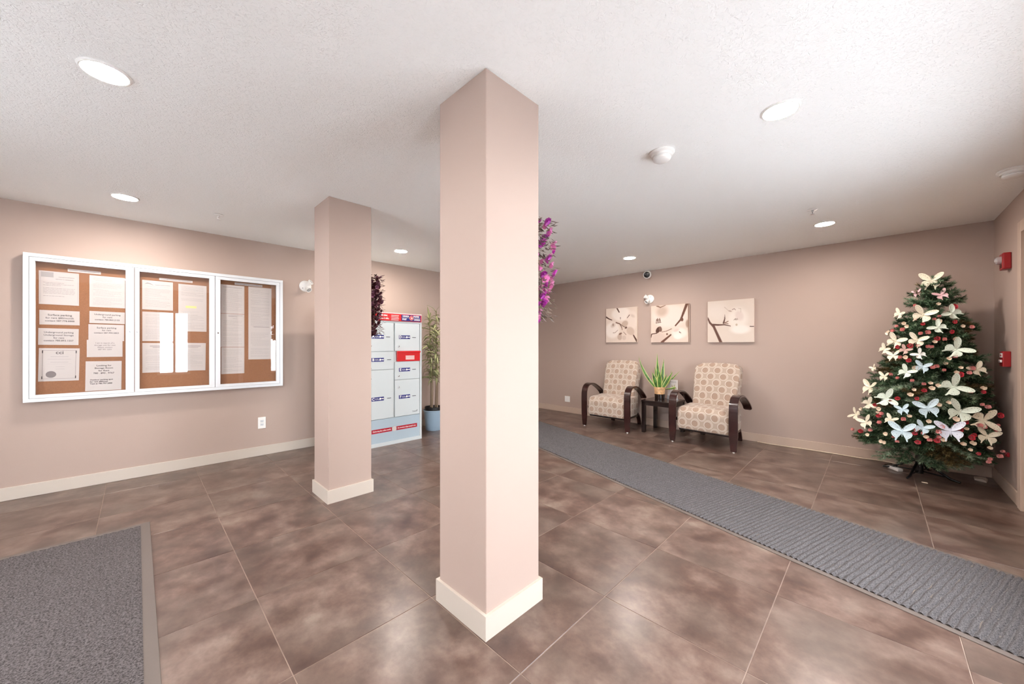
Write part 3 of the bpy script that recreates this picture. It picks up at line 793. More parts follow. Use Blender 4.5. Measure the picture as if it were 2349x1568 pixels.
# ---------------------------------------------------------------- armchairs
def cushion(prof, hw, rr=0.03, n=9, crown=0.0, uvoff=(0.0, 0.0)):
    """closed side profile (x, z) swept across y with rounded flanks; UV = (y, length along profile)"""
    bm = NB(); uvl = bm.loops.layers.uv.new('UVMap')
    cx = sum(p[0] for p in prof) / len(prof); cz = sum(p[1] for p in prof) / len(prof)
    # smooth the profile (Catmull-Rom)
    P = []
    N = len(prof)
    for i in range(N):
        p0, p1, p2, p3 = prof[i - 1], prof[i], prof[(i + 1) % N], prof[(i + 2) % N]
        L_ = math.hypot(p2[0] - p1[0], p2[1] - p1[1]); k = max(1, int(L_ / 0.03))
        for j in range(k):
            t = j / k
            f = lambda a, b, c, d: 0.5 * ((2 * b) + (-a + c) * t + (2 * a - 5 * b + 4 * c - d) * t * t + (-a + 3 * b - 3 * c + d) * t ** 3)
            P.append((f(p0[0], p1[0], p2[0], p3[0]), f(p0[1], p1[1], p2[1], p3[1])))
    m = len(P); S = [0.0]
    for i in range(1, m + 1): S.append(S[-1] + math.hypot(P[i % m][0] - P[i - 1][0], P[i % m][1] - P[i - 1][1]))
    cols = []; ts = [-1 + 2 * k / (2 * n) for k in range(2 * n + 1)]
    ts = sorted(set([-1, -0.985, -0.955] + [t for t in ts if abs(t) < 0.93] + [0.955, 0.985, 1]))
    for t in ts:
        col_ = []
        for (x, z) in P:
            w = hw(z)
            e = max(0.0, (abs(t) * w - (w - rr)) / rr)
            d = rr * (1 - math.sqrt(max(0.0, 1 - e * e))) * 0.8
            l = math.hypot(x - cx, z - cz) or 1
            zz = z + (crown * (1 - t * t) if z > cz else 0)
            col_.append(bm.verts.new((x - (x - cx) / l * d, t * w, zz - (z - cz) / l * d)))
        cols.append(col_)
    for a in range(len(cols) - 1):
        for i in range(m):
            i2 = (i + 1) % m
            f = bm.faces.new((cols[a][i], cols[a][i2], cols[a + 1][i2], cols[a + 1][i]))
            for lp_, s in zip(f.loops, (S[i], S[i + 1], S[i + 1], S[i])):
                lp_[uvl].uv = (lp_.vert.co.y + uvoff[0], s + uvoff[1])
    for c in (cols[0][::-1], cols[-1]):
        f = bm.faces.new(c)
        for lp_ in f.loops: lp_[uvl].uv = (lp_.vert.co.x + 0.03, lp_.vert.co.z)
    bmesh.ops.recalc_face_normals(bm, faces=bm.faces[:])
    return bm

def smooth_path(pts, k=5):
    out = []
    n = len(pts)
    for i in range(n - 1):
        p0, p1, p2, p3 = pts[max(i - 1, 0)], pts[i], pts[i + 1], pts[min(i + 2, n - 1)]
        for j in range(k):
            t = j / k
            out.append(tuple(0.5 * ((2 * b) + (-a + c) * t + (2 * a - 5 * b + 4 * c - d) * t * t + (-a + 3 * b - 3 * c + d) * t ** 3) for a, b, c, d in zip(p0, p1, p2, p3)))
    out.append(tuple(pts[-1])); return out

def ribbon(path, yc, half, thick):
    """flat bent strip: path in xz, half(s) = half width at s in 0..1"""
    bm = NB(); n = len(path); rings = []
    for i, (x, z) in enumerate(path):
        a = path[max(i - 1, 0)]; b = path[min(i + 1, n - 1)]
        d = Vector((b[0] - a[0], 0, b[1] - a[1])).normalized(); nn = Vector((-d.z, 0, d.x))
        h = half(i / (n - 1)); t = thick / 2
        c = Vector((x, yc, z))
        rings.append([bm.verts.new(c + nn * t + Vector((0, -h, 0))), bm.verts.new(c + nn * t + Vector((0, h, 0))),
                      bm.verts.new(c - nn * t + Vector((0, h, 0))), bm.verts.new(c - nn * t + Vector((0, -h, 0)))])
    for a, b in zip(rings, rings[1:]):
        for k in range(4): bm.faces.new((a[k], a[(k + 1) % 4], b[(k + 1) % 4], b[k]))
    bm.faces.new(rings[0]); bm.faces.new(rings[-1][::-1])
    bmesh.ops.recalc_face_normals(bm, faces=bm.faces[:])
    es = [e for e in bm.edges if len(e.link_faces) == 2 and e.calc_face_angle(0) > 1.0]
    bmesh.ops.bevel(bm, geom=es, offset=0.004, segments=2, affect='EDGES')
    return bm

ARM = smooth_path([(0.022, 0.012), (0.016, 0.25), (0.014, 0.46), (0.026, 0.57), (0.075, 0.640), (0.16, 0.667), (0.27, 0.655), (0.39, 0.605), (0.50, 0.540), (0.565, 0.485), (0.575, 0.455)])
def arm_half(s):
    if s < 0.08: return 0.030 + 0.018 * (s / 0.08)
    if s > 0.93: return 0.048 - 0.020 * ((s - 0.93) / 0.07) ** 2
    return 0.048
def make_chair():
    t = thing('armchair', '', 'armchair', group='matching patterned armchairs')
    seat = cushion([(0.035, 0.20), (0.030, 0.32), (0.034, 0.405), (0.065, 0.455), (0.14, 0.475), (0.30, 0.480), (0.46, 0.485), (0.50, 0.44), (0.50, 0.28), (0.47, 0.205), (0.30, 0.190), (0.12, 0.185)],
                   lambda z: 0.316, 0.028, crown=0.012)
    obj('seat', seat, M['fabric'], t, True)
    back = cushion([(0.410, 0.46), (0.440, 0.60), (0.485, 0.76), (0.535, 0.91), (0.575, 1.005), (0.615, 1.035), (0.660, 1.020), (0.680, 0.96), (0.655, 0.78), (0.620, 0.56), (0.600, 0.36), (0.590, 0.24), (0.555, 0.205), (0.500, 0.22), (0.470, 0.34)],
                   lambda z: 0.262 + 0.022 * min(1, max(0, (z - 0.4) / 0.5)) - (0.05 * max(0, (z - 0.985) / 0.05) ** 2), 0.03, crown=0.012, uvoff=(0.02, 0.03))
    obj('backrest', back, M['fabric'], t, True)
    for s in (-1, 1):
        a = obj('bentwood_arm', ribbon(ARM, s * 0.366, arm_half, 0.024), M['wood'], t, True)
        bm = NB(); lathe(bm, [(0, 0), (0.011, 0), (0.012, 0.010), (0, 0.012)], 12, Matrix.Translation((0.022, s * 0.366, 0)))
        obj('glide', bm, M['white'], a)
        lp_ = smooth_path([(0.50, 0.215), (0.585, 0.205), (0.655, 0.155), (0.700, 0.075), (0.715, 0.004)], 5)
        obj('leg', ribbon(lp_, s * 0.235, lambda q: 0.030, 0.030), M['wood'], t, True)
    bm = NB(); box(bm, 0.07, 0.50, -0.30, -0.26, 0.165, 0.195, 0.003); box(bm, 0.07, 0.50, 0.26, 0.30, 0.165, 0.195, 0.003)
    box(bm, 0.07, 0.11, -0.26, 0.26, 0.165, 0.195, 0.003); box(bm, 0.46, 0.50, -0.26, 0.26, 0.165, 0.195, 0.003)
    for s in (-1, 1): box(bm, 0.10, 0.14, s * 0.30 if s > 0 else -0.358, 0.358 if s > 0 else -0.30, 0.28, 0.32)
    obj('seat_frame', bm, M['black_wood'], t)
    return t
def dup(root, loc, rz, label):
    r = root.copy(); COL.objects.link(r); r.location = loc; r.rotation_euler = (0, 0, rz); r['label'] = label
    for ch in list(root.children):
        c = ch.copy(); COL.objects.link(c); c.parent = r
        for g in ch.children:
            d_ = g.copy(); COL.objects.link(d_); d_.parent = c
    return r
ch = make_chair(); bpy.context.view_layer.update()
ch.location = (5.0, 1.575, 0); ch.rotation_euler = (0, 0, R(-3)); ch['label'] = 'beige disc patterned armchair right of the side table, nearest the christmas tree'
dup(ch, (5.03, 2.965, 0), R(1), 'beige disc patterned armchair left of the side table, beside the blank wall plate')

# ---------------------------------------------------------------- side table and what stands on it
TZ = 0.478
t = thing('side_table', 'square black brown side table between the two armchairs', 'table', (5.505, 2.255, 0))
bm = NB(); box(bm, -0.235, 0.235, -0.235, 0.235, TZ - 0.028, TZ, 0.003); obj('table_top', bm, M['black_wood'], t)
bm = NB()
for a in (-0.225, 0.207): box(bm, a, a + 0.018, -0.18, 0.18, TZ - 0.075, TZ - 0.028); box(bm, -0.18, 0.18, a, a + 0.018, TZ - 0.075, TZ - 0.028)
obj('apron', bm, M['black_wood'], t)
for x in (-0.205, 0.205):
    for y in (-0.205, 0.205):
        bm = NB(); box(bm, x - 0.026, x + 0.026, y - 0.026, y + 0.026, 0, TZ - 0.028, 0.003); obj('leg', bm, M['black_wood'], t)

def leaf_blade(base, tip, width, bend=(0, 0, 0), n=10, fold=0.25, side=None, edge=None):
    """returns (inner, rim) bmesh pair of a pointed blade; rim is the pale margin"""
    base, tip, bend = Vector(base), Vector(tip), Vector(bend)
    a, b = NB(), NB()
    rows = []
    for i in range(n + 1):
        s = i / n
        c = base.lerp(tip, s) + bend * (4 * s * (1 - s))
        d = (tip - base + bend * (4 * (1 - 2 * s))).normalized()
        sd = side or Vector((0, 1, 0))
        u = (sd - d * sd.dot(d)).normalized(); nn = d.cross(u)
        w = width / 2 * (0.62 + 0.38 * sin(pi * min(1, s * 1.25))) * (1 if s < 0.55 else max(0.03, 1 - ((s - 0.55) / 0.45) ** 1.6))
        rows.append((c, u, nn, w))
    def strip(bm, f0, f1, th=0.0022):
        prev = None
        for (c, u, nn, w) in rows:
            q = []
            for f in (f0, f1):
                p = c + u * w * f + nn * (abs(f) * w * fold)
                q += [bm.verts.new(p + nn * th / 2), bm.verts.new(p - nn * th / 2)]
            if prev:
                for k in ((0, 1), (1, 3), (3, 2), (2, 0)):
                    bm.faces.new((prev[k[0]], prev[k[1]], q[k[1]], q[k[0]]))
            prev = q
    strip(a, -0.72, 0.0); strip(a, 0.0, 0.72)
    strip(b, 0.72, 1.0); strip(b, -1.0, -0.72)
    for x in (a, b): bmesh.ops.recalc_face_normals(x, faces=x.faces[:])
    return a, b

M['leaf_green'] = mat('snake_leaf', (66, 104, 40), 0.4, vary=(22, 0.35))
M['leaf_rim'] = mat('snake_leaf_margin', (206, 208, 128), 0.4)
M['glaze_tan'] = mat('tan_glaze', (206, 164, 120), 0.35, vary=(30, 0.15))
M['glaze_dark'] = mat('black_brown_glaze', (34, 22, 16), 0.2)
t = thing('snake_plant', 'snake plant in a two tone pot on the side table', 'potted plant', (5.575, 2.338, TZ))
bm = NB(); lathe(bm, [(0, 0.0), (0.064, 0.0), (0.070, 0.006), (0.074, 0.075)], 32); obj('pot_base', bm, M['glaze_dark'], t, True)
bm = NB(); lathe(bm, [(0.074, 0.075), (0.080, 0.170), (0.080, 0.180), (0.072, 0.180), (0.068, 0.150), (0, 0.150)], 32); pt = obj('pot', bm, M['glaze_tan'], t, True)
bm = NB(); lathe(bm, [(0, 0.158), (0.069, 0.156)], 20); obj('soil', bm, M['soil'], t)
u = Vector((0.387, -0.922, 0)); v = Vector((-0.922, -0.387, 0))      # right and towards the room
LV = [(-0.303, 0.467, 0.034, -0.05, 0.02, -0.035), (-0.038, 0.509, 0.040, -0.02, -0.03, 0), (0.059, 0.43, 0.045, 0.03, -0.03, 0.0), (0.164, 0.263, 0.026, 0.05, -0.02, 0.03),
      (0.184, 0.243, 0.042, 0.045, 0.03, 0), (0.294, 0.254, 0.022, 0.06, -0.05, -0.01), (0.0, 0.252, 0.058, 0.0, 0.05, 0), (-0.105, 0.232, 0.052, -0.04, 0.04, 0),
      (-0.070, 0.304, 0.040, -0.03, -0.04, 0), (0.25, 0.09, 0.020, 0.05, 0.02, 0.06), (0.10, 0.20, 0.040, 0.04, 0.0, 0), (-0.03, 0.18, 0.045, -0.02, 0.03, 0)]
for (a, z, w, b0, dpt, bd) in LV:
    base = u * b0 * 0.8 + v * dpt * 0.6 + Vector((0, 0, 0.150)); tip = u * a + v * dpt * 1.6 + Vector((0, 0, 0.180 + z))
    ia, ib = leaf_blade(base, tip, w * 1.25, u * bd + Vector((0, 0, -abs(bd) * 0.5)), side=(u + v * 0.25 * rnd.uniform(-1, 1)))
    lf = obj('leaf', ia, M['leaf_green'], t, True); obj('leaf_margin', ib, M['leaf_rim'], lf, True)

t = thing('leaflet_stand', 'white printed card standing on the side table behind the snake plant', 'card', (5.655, 2.175, TZ), R(-112))
# card faces local -y
bm = NB(); box(bm, -0.095, 0.095, -0.002, 0.002, 0.003, 0.295); obj('card', bm, M['paper'], t)
bm = NB(); box(bm, -0.10, 0.10, -0.03, 0.03, 0, 0.004, 0.001); box(bm, -0.10, 0.10, -0.006, -0.003, 0.004, 0.05); obj('stand_foot', bm, M['lens'], t)
bm = NB(); rr = random.Random(3)
for k in range(16): box(bm, -0.08, -0.08 + rr.uniform(0.03, 0.062), -0.0032, -0.0020, 0.07 + k * 0.0115, 0.0735 + k * 0.0115)
for k in range(2): box(bm, -0.06, 0.07, -0.0032, -0.0020, 0.265 - k * 0.012, 0.269 - k * 0.012)
obj('print_lines', bm, M['ink_grey'], t)['kind'] = 'stuff'
bm = NB()
for (p, q, w) in (((0.01, 0.09), (0.03, 0.22), 0.010), ((0.02, 0.14), (0.07, 0.19), 0.008), ((0.015, 0.17), (-0.02, 0.22), 0.009), ((0.03, 0.20), (0.08, 0.16), 0.008), ((0.012, 0.1), (0.06, 0.10), 0.012), ((0.02, 0.15), (0.05, 0.24), 0.006)):
    d = Vector((q[0] - p[0], 0, q[1] - p[1])).normalized(); n_ = Vector((-d.z, 0, d.x)) * w
    a = [bm.verts.new(Vector((x, yy, z)) + o_) for yy in (-0.0034, -0.0020) for (x, z, o_) in ((p[0], p[1], n_ * 0.2), ((p[0] + q[0]) / 2, (p[1] + q[1]) / 2, n_), (q[0], q[1], n_ * 0.1), ((p[0] + q[0]) / 2, (p[1] + q[1]) / 2, -n_))]
    bm.faces.new(a[:4]); bm.faces.new(a[4:][::-1])
obj('printed_sprig', bm, mat('olive_print', (150, 138, 88), 0.6), t)

# ---------------------------------------------------------------- canvas pictures
def sstep(a, b, x):
    t_ = np.clip((x - a) / (b - a), 0, 1); return t_ * t_ * (3 - 2 * t_)
def srgb_lin(a):
    a = a / 255.0; return np.where(a <= 0.04045, a / 12.92, ((a + 0.055) / 1.055) ** 2.4)
class Paint:
    def __init__(s, n=120):
        s.n = n; g = (np.arange(n) + 0.5) / n
        s.u, s.v = np.meshgrid(g, g)      # v upwards
        s.c = np.zeros((n, n, 3)) + np.array([226, 206, 190.])
    def over(s, al, col):
        s.c = s.c * (1 - al[..., None]) + np.array(col, float) * al[..., None]
    def blob(s, x, y, rx, ry, col, ang=0, soft=0.3, a=1.0):
        ca, sa = cos(R(ang)), sin(R(ang)); du, dv = s.u - x, s.v - y
        d = np.sqrt(((du * ca + dv * sa) / rx) ** 2 + ((-du * sa + dv * ca) / ry) ** 2)
        s.over((1 - sstep(1 - soft, 1 + soft * 0.3, d)) * a, col)
    def rimmed(s, x, y, rx, ry, col, edge, ang=0):
        s.blob(x, y, rx * 1.04, ry * 1.04, edge, ang, 0.12, 0.75); s.blob(x, y, rx * 0.95, ry * 0.95, col, ang, 0.3)
    def stroke(s, pts, w0, w1, col, soft=0.35):
        n = len(pts) - 1
        for i in range(n):
            (x0, y0), (x1, y1) = pts[i], pts[i + 1]
            dx, dy = x1 - x0, y1 - y0; L2 = dx * dx + dy * dy
            t_ = np.clip(((s.u - x0) * dx + (s.v - y0) * dy) / L2, 0, 1)
            d = np.hypot(s.u - x0 - t_ * dx, s.v - y0 - t_ * dy)
            w = w0 + (w1 - w0) * (i + t_) / n
            s.over(1 - sstep(w * (1 - soft), w * (1 + soft * 0.5) + 0.002, d), col)
def canvas(label, y0, y1, z0, z1, p):
    """hangs on the back wall; local -y faces the room, local x runs to the viewer's right (world -y)"""
    t = thing('canvas_picture', label, 'picture', (XB, (y0 + y1) / 2, (z0 + z1) / 2), R(-90), 'blossom canvases above the armchairs')
    w, h = y1 - y0, z1 - z0
    bm = NB(); box(bm, -w / 2, w / 2, -0.034, -0.002, -h / 2, h / 2, 0.003, 2); obj('stretched_canvas', bm, M['canvas'], t)
    n = p.n; me = bpy.data.meshes.new('print')
    xs = -w / 2 + 0.002 + (w - 0.004) * np.arange(n + 1) / n; zs = -h / 2 + 0.002 + (h - 0.004) * np.arange(n + 1) / n
    vs = [(x, -0.0348, z) for z in zs for x in xs]
    fs = [(j * (n + 1) + i, j * (n + 1) + i + 1, (j + 1) * (n + 1) + i + 1, (j + 1) * (n + 1) + i) for j in range(n) for i in range(n)]
    me.from_pydata(vs, [], fs)
    ca = me.color_attributes.new('Col', 'FLOAT_COLOR', 'CORNER')
    c = srgb_lin(np.clip(p.c.reshape(-1, 3) * 0.93, 0, 255)); c = np.concatenate([c, np.ones((len(c), 1))], 1)
    ca.data.foreach_set('color', np.repeat(c, 4, axis=0).astype(np.float32).ravel())
    me.materials.append(M['print']); link('picture_print', me, t)
DB = (84, 56, 46); TP = (196, 172, 154); WH = (240, 226, 214); SH = (206, 184, 168)
p = Paint(); p.blob(0.5, 0.82, 0.34, 0.22, WH); p.blob(0.22, 0.36, 0.26, 0.26, WH); p.blob(0.85, 0.62, 0.2, 0.3, (232, 214, 200))
p.blob(0.24, 0.50, 0.10, 0.07, SH, 30, 0.6, 0.8); p.blob(0.87, 0.75, 0.09, 0.05, SH, -30, 0.8, 0.7)
p.stroke([(0.37, 1.0), (0.44, 0.88)], 0.022, 0.016, DB); p.stroke([(0.0, 0.76), (0.10, 0.70), (0.20, 0.66)], 0.022, 0.012, DB); p.stroke([(0.70, 0.70), (0.77, 0.78)], 0.007, 0.010, DB); p.stroke([(0.86, 0.26), (0.93, 0.14), (1.0, 0.03)], 0.014, 0.028, DB)
p.rimmed(0.62, 0.53, 0.13, 0.10, TP, (230, 212, 198), 30); p.rimmed(0.80, 0.32, 0.15, 0.12, (204, 180, 162), (222, 202, 188), -40); p.rimmed(0.46, 0.15, 0.09, 0.10, TP, (228, 210, 196)); p.rimmed(0.60, 0.13, 0.08, 0.08, (212, 190, 174), (230, 212, 198))
p.stroke([(0.34, 0.58), (0.46, 0.54), (0.52, 0.44), (0.54, 0.36)], 0.018, 0.008, (120, 90, 76)); p.stroke([(0.46, 0.54), (0.58, 0.46), (0.68, 0.42)], 0.008, 0.006, (100, 74, 62)); p.stroke([(0.48, 0.72), (0.48, 0.66)], 0.012, 0.004, (130, 110, 98))
p.blob(0.66, 0.42, 0.045, 0.03, (110, 80, 68), 30); p.blob(0.48, 0.25, 0.06, 0.03, (128, 98, 84), 20); p.stroke([(0.58, 0.30), (0.66, 0.22)], 0.006, 0.008, (120, 92, 78)); p.stroke([(0.40, 0.36), (0.30, 0.28), (0.24, 0.28)], 0.005, 0.008, (140, 110, 96)); p.blob(0.24, 0.52, 0.025, 0.05, (150, 120, 106), 0, 0.8)
canvas('square blossom canvas with a cluster of petals, leftmost of the three', 2.805, 3.380, 1.340, 1.930, p)
p = Paint(); p.blob(0.5, 0.7, 0.5, 0.34, (234, 216, 204)); p.blob(0.30, 0.84, 0.20, 0.18, TP, 20, 0.7, 0.9); p.blob(0.22, 0.12, 0.26, 0.18, (214, 192, 178), 0, 0.6)
p.stroke([(0.16, 1.0), (0.26, 0.95), (0.40, 1.0)], 0.02, 0.008, (140, 110, 94)); p.blob(0.96, 0.48, 0.05, 0.12, (176, 150, 132), 0, 0.5)
p.stroke([(0.95, 1.0), (0.86, 0.76), (0.80, 0.60), (0.66, 0.44)], 0.036, 0.018, (104, 70, 56)); p.blob(0.82, 0.60, 0.045, 0.06, (112, 78, 64), 20); p.stroke([(0.99, 1.0), (0.985, 0.5), (0.99, 0.0)], 0.014, 0.006, (130, 98, 82))
p.stroke([(0.54, 0.20), (0.42, 0.10), (0.30, 0.0)], 0.020, 0.034, (104, 70, 56)); p.stroke([(0.0, 0.14), (0.02, 0.23), (0.16, 0.25)], 0.012, 0.012, DB); p.stroke([(0.30, 0.28), (0.42, 0.30), (0.56, 0.36)], 0.006, 0.008, (120, 88, 74))
p.blob(0.20, 0.34, 0.10, 0.06, DB, 60, 0.2); p.blob(0.26, 0.36, 0.08, 0.045, (120, 92, 80), 100, 0.2); p.blob(0.44, 0.22, 0.03, 0.03, (130, 98, 84))
for k in range(7): p.stroke([(0.14 + 0.02 * k, 0.53), (0.15 + 0.018 * k, 0.62 + 0.02 * (k % 3))], 0.004, 0.008, (120, 94, 82))
p.stroke([(0.14, 0.525), (0.29, 0.545)], 0.006, 0.004, (110, 84, 72)); p.blob(0.76, 0.24, 0.22, 0.16, WH, 0, 0.4); p.blob(0.68, 0.32, 0.10, 0.05, (222, 200, 188), 20, 0.6); p.stroke([(0.76, 0.27), (0.80, 0.24)], 0.012, 0.006, (110, 82, 72)); p.blob(0.72, 0.15, 0.12, 0.08, (244, 232, 222), 0, 0.5)
canvas('square blossom canvas crossed by a diagonal branch, the middle one', 1.985, 2.570, 1.335, 1.918, p)
p = Paint(); p.c[:] = np.array([224, 208, 194.]); p.blob(0.2, 0.75, 0.3, 0.3, (230, 216, 204), 0, 0.8); p.blob(0.66, 0.55, 0.26, 0.30, (236, 224, 212), 0, 0.5); p.blob(0.72, 0.30, 0.24, 0.12, (240, 230, 220), 0, 0.5); p.blob(0.70, 0.62, 0.10, 0.14, (226, 208, 198), 20, 0.5)
p.stroke([(0.0, 0.60), (0.05, 0.48), (0.14, 0.38), (0.30, 0.0)], 0.016, 0.034, (106, 76, 66)); p.stroke([(0.12, 0.43), (0.24, 0.42), (0.38, 0.42), (0.51, 0.385)], 0.024, 0.008, (100, 70, 60))
p.stroke([(0.36, 0.46), (0.385, 0.56), (0.39, 0.66)], 0.020, 0.003, (100, 72, 62)); p.stroke([(0.38, 0.46), (0.46, 0.50)], 0.012, 0.010, (140, 108, 92)); p.stroke([(0.38, 0.46), (0.46, 0.44)], 0.008, 0.008, (130, 98, 84))
p.blob(0.50, 0.74, 0.05, 0.018, (176, 152, 138), -15, 0.7); p.stroke([(0.55, 0.77), (0.59, 0.79), (0.62, 0.76)], 0.008, 0.006, (150, 126, 114)); p.stroke([(0.68, 0.79), (0.73, 0.78), (0.73, 0.70)], 0.006, 0.005, (196, 176, 162)); p.stroke([(0.38, 0.84), (0.46, 0.76)], 0.008, 0.006, (200, 180, 166))
for k in range(5): p.stroke([(0.58 + 0.016 * k, 0.52 + 0.02 * (k % 2)), (0.62 + 0.012 * k, 0.56 - 0.02 * (k % 3))], 0.004, 0.005, (130, 106, 96))
p.blob(0.64, 0.41, 0.025, 0.03, (200, 180, 158)); p.stroke([(0.92, 0.362), (1.0, 0.356)], 0.008, 0.008, (60, 40, 34))
canvas('square blossom canvas with a forked twig at its left, rightmost of the three', 1.155, 1.730, 1.330, 1.920, p)

# ---------------------------------------------------------------- mats
ang = -math.atan(0.2956)      # runner direction
t = thing('runner_mat', 'long charcoal ribbed runner crossing the floor diagonally past the armchairs', 'mat', (3.115, 0.0, 0), ang)
# local y along the runner, local x across
def runner():
    Wd, y0, y1, pitch = 0.935, -0.62, 4.85, 0.0285
    bm = NB(); b = 0.035
    box(bm, -Wd / 2, Wd / 2, y0, y1, 0.0004, 0.004, 0.0015)
    obj('rubber_border', bm, M['rubber'], t)
    bm = NB(); prev = None; y = y0 + b; k = 0
    nx = 16; prof = [0.0042, 0.0090, 0.0112, 0.0112, 0.0090, 0.0042]
    rr = random.Random(5)
    while y < y1 - b:
        for i, z in enumerate(prof):
            yy = y + pitch * i / len(prof)
            row = [bm.verts.new((-Wd / 2 + b + (Wd - 2 * b) * q / nx, yy + 0.0025 * sin(q * 1.7 + k * 0.6), z + rr.uniform(-0.0003, 0.0003))) for q in range(nx + 1)]
            if prev:
                for q in range(nx): bm.faces.new((prev[q], prev[q + 1], row[q + 1], row[q]))
            prev = row
        y += pitch; k += 1
    o = obj('ribbed_pile', bm, M['runner'], t, True); o['kind'] = 'stuff'
runner()
t = thing('door_mat', 'dark woven entrance mat with grey rubber edge at the lower left', 'mat', (0.065, 3.755, 0))
bm = NB(); box(bm, -1.25, 0, -2.9, 0, 0.0004, 0.005, 0.002); obj('rubber_border', bm, M['rubber'], t)
bm = NB(); b = 0.040; step = 0.0125; nx = int((1.25 - 2 * b) / step); ny = int((2.9 - 2 * b) / step)
rr = random.Random(11); V = []; F_ = []
for j in range(ny + 1):
    for i in range(nx + 1):
        loop = 0.004 * abs(sin(i * pi / 3.0)) * (0.5 + 0.5 * ((j + (i // 3)) % 2))
        V.append((-1.25 + b + i * step, -2.9 + b + j * step, 0.0062 + loop + rr.uniform(-0.0008, 0.0016)))
for j in range(ny):
    for i in range(nx):
        a = j * (nx + 1) + i; F_.append((a, a + 1, a + nx + 2, a + nx + 1))
bm.free(); me = bpy.data.meshes.new('pile'); me.from_pydata(V, [], F_); me.materials.append(M['mat'])
me.polygons.foreach_set('use_smooth', [True] * len(me.polygons))
o = link('woven_pile', me, t); o['kind'] = 'stuff'
BUTTERFLIES = [
    (5.351, -0.394, 1.902, 0.174, 40, 'cream', 'large cream butterfly perched on the very top of the christmas tree'),
    (5.34, -0.303, 1.788, 0.074, 60, 'pink', 'small pale pink butterfly at the upper left, just below the topper'),
    (5.256, -0.435, 1.748, 0.1, 75, 'pink', 'pink butterfly right below the tree topper'),
    (5.341, -0.185, 1.597, 0.1, 10, 'cream', 'cream butterfly sticking out at the left edge under the pink one'),
    (5.188, -0.32, 1.57, 0.201, 20, 'cream', 'big lacy cream butterfly in the upper middle of the tree'),
    (5.198, -0.49, 1.573, 0.127, 100, 'mint', 'pale mint butterfly at the upper right under a red petal'),
    (5.133, -0.407, 1.446, 0.116, 95, 'mint', 'pale mint butterfly with open wings below the big lacy one'),
    (5.214, -0.147, 1.327, 0.143, 15, 'cream', 'cream butterfly on the left, above a red rosebud'),
    (5.123, -0.283, 1.328, 0.137, 25, 'cream', 'cream butterfly spreading flat left of the coral rose'),
    (5.271, -0.079, 1.245, 0.1, 5, 'cream', 'rounded cream butterfly at the left outline, mid height'),
    (5.081, -0.297, 1.201, 0.095, 90, 'white', 'white butterfly with raised wings left of the tree middle'),
    (5.111, -0.51, 1.243, 0.169, -10, 'mint', 'long winged mint butterfly on the right, mid height'),
    (5.166, -0.132, 1.178, 0.111, 50, 'cream', 'ivory butterfly tilted steeply on the left side'),
    (5.132, -0.206, 1.237, 0.09, 10, 'dusty', 'dusty beige butterfly between two red rosebuds'),
    (5.055, -0.31, 1.089, 0.111, 30, 'blue', 'pale blue butterfly in the middle of the tree'),
    (5.302, -0.003, 1.049, 0.069, 80, 'cream', 'small cream butterfly poking out of the left outline'),
    (5.065, -0.212, 1.031, 0.121, 10, 'mint', 'flat pale mint butterfly just left of the pale blue middle one'),
    (5.141, -0.626, 1.072, 0.116, 80, 'cream', 'cream butterfly seen edge on at the right outline'),
    (5.149, -0.076, 0.978, 0.095, 40, 'cream', 'ivory butterfly on the left, level with the tree middle'),
    (5.033, -0.482, 0.916, 0.232, -15, 'mint', 'largest mint butterfly, right of the tree middle'),
    (5.247, 0.025, 0.851, 0.154, 35, 'cream', 'cream butterfly on the left outline above the lowest third'),
    (5.086, -0.085, 0.765, 0.166, -25, 'mint', 'mint butterfly with folded wings on the lower left'),
    (5.197, 0.035, 0.695, 0.119, -20, 'cream', 'cream butterfly beside a dark red rose at lower left'),
    (5.013, -0.182, 0.684, 0.101, 60, 'blue', 'small ice blue butterfly with half closed wings'),
    (4.988, -0.334, 0.719, 0.166, 60, 'blue', 'pale blue butterfly with long tails in the lower middle'),
    (5.014, -0.514, 0.705, 0.237, 20, 'mint', 'wide mint butterfly at the lower right'),
    (5.373, 0.131, 0.544, 0.125, 120, 'cream', 'cream butterfly at the far lower left tip of the tree'),
    (5.165, 0.057, 0.507, 0.131, 75, 'cream', 'cream butterfly with upright wings at the lower left'),
    (5.024, -0.114, 0.575, 0.101, 20, 'cream', 'faded cream butterfly low on the left between green leaves'),
    (5.086, -0.649, 0.642, 0.178, -40, 'cream', 'cream butterfly angled down on the far lower right'),
    (4.984, -0.181, 0.485, 0.184, 45, 'blue', 'large ice blue butterfly near the bottom left'),
    (4.961, -0.301, 0.543, 0.119, 20, 'blue', 'small blue white butterfly at the bottom middle'),
    (4.976, -0.464, 0.533, 0.184, 50, 'lav', 'lavender white butterfly with spotted wings at the bottom right'),
    (5.089, -0.67, 0.503, 0.142, 30, 'cream', 'cream butterfly lowest on the right side of the tree'),
]
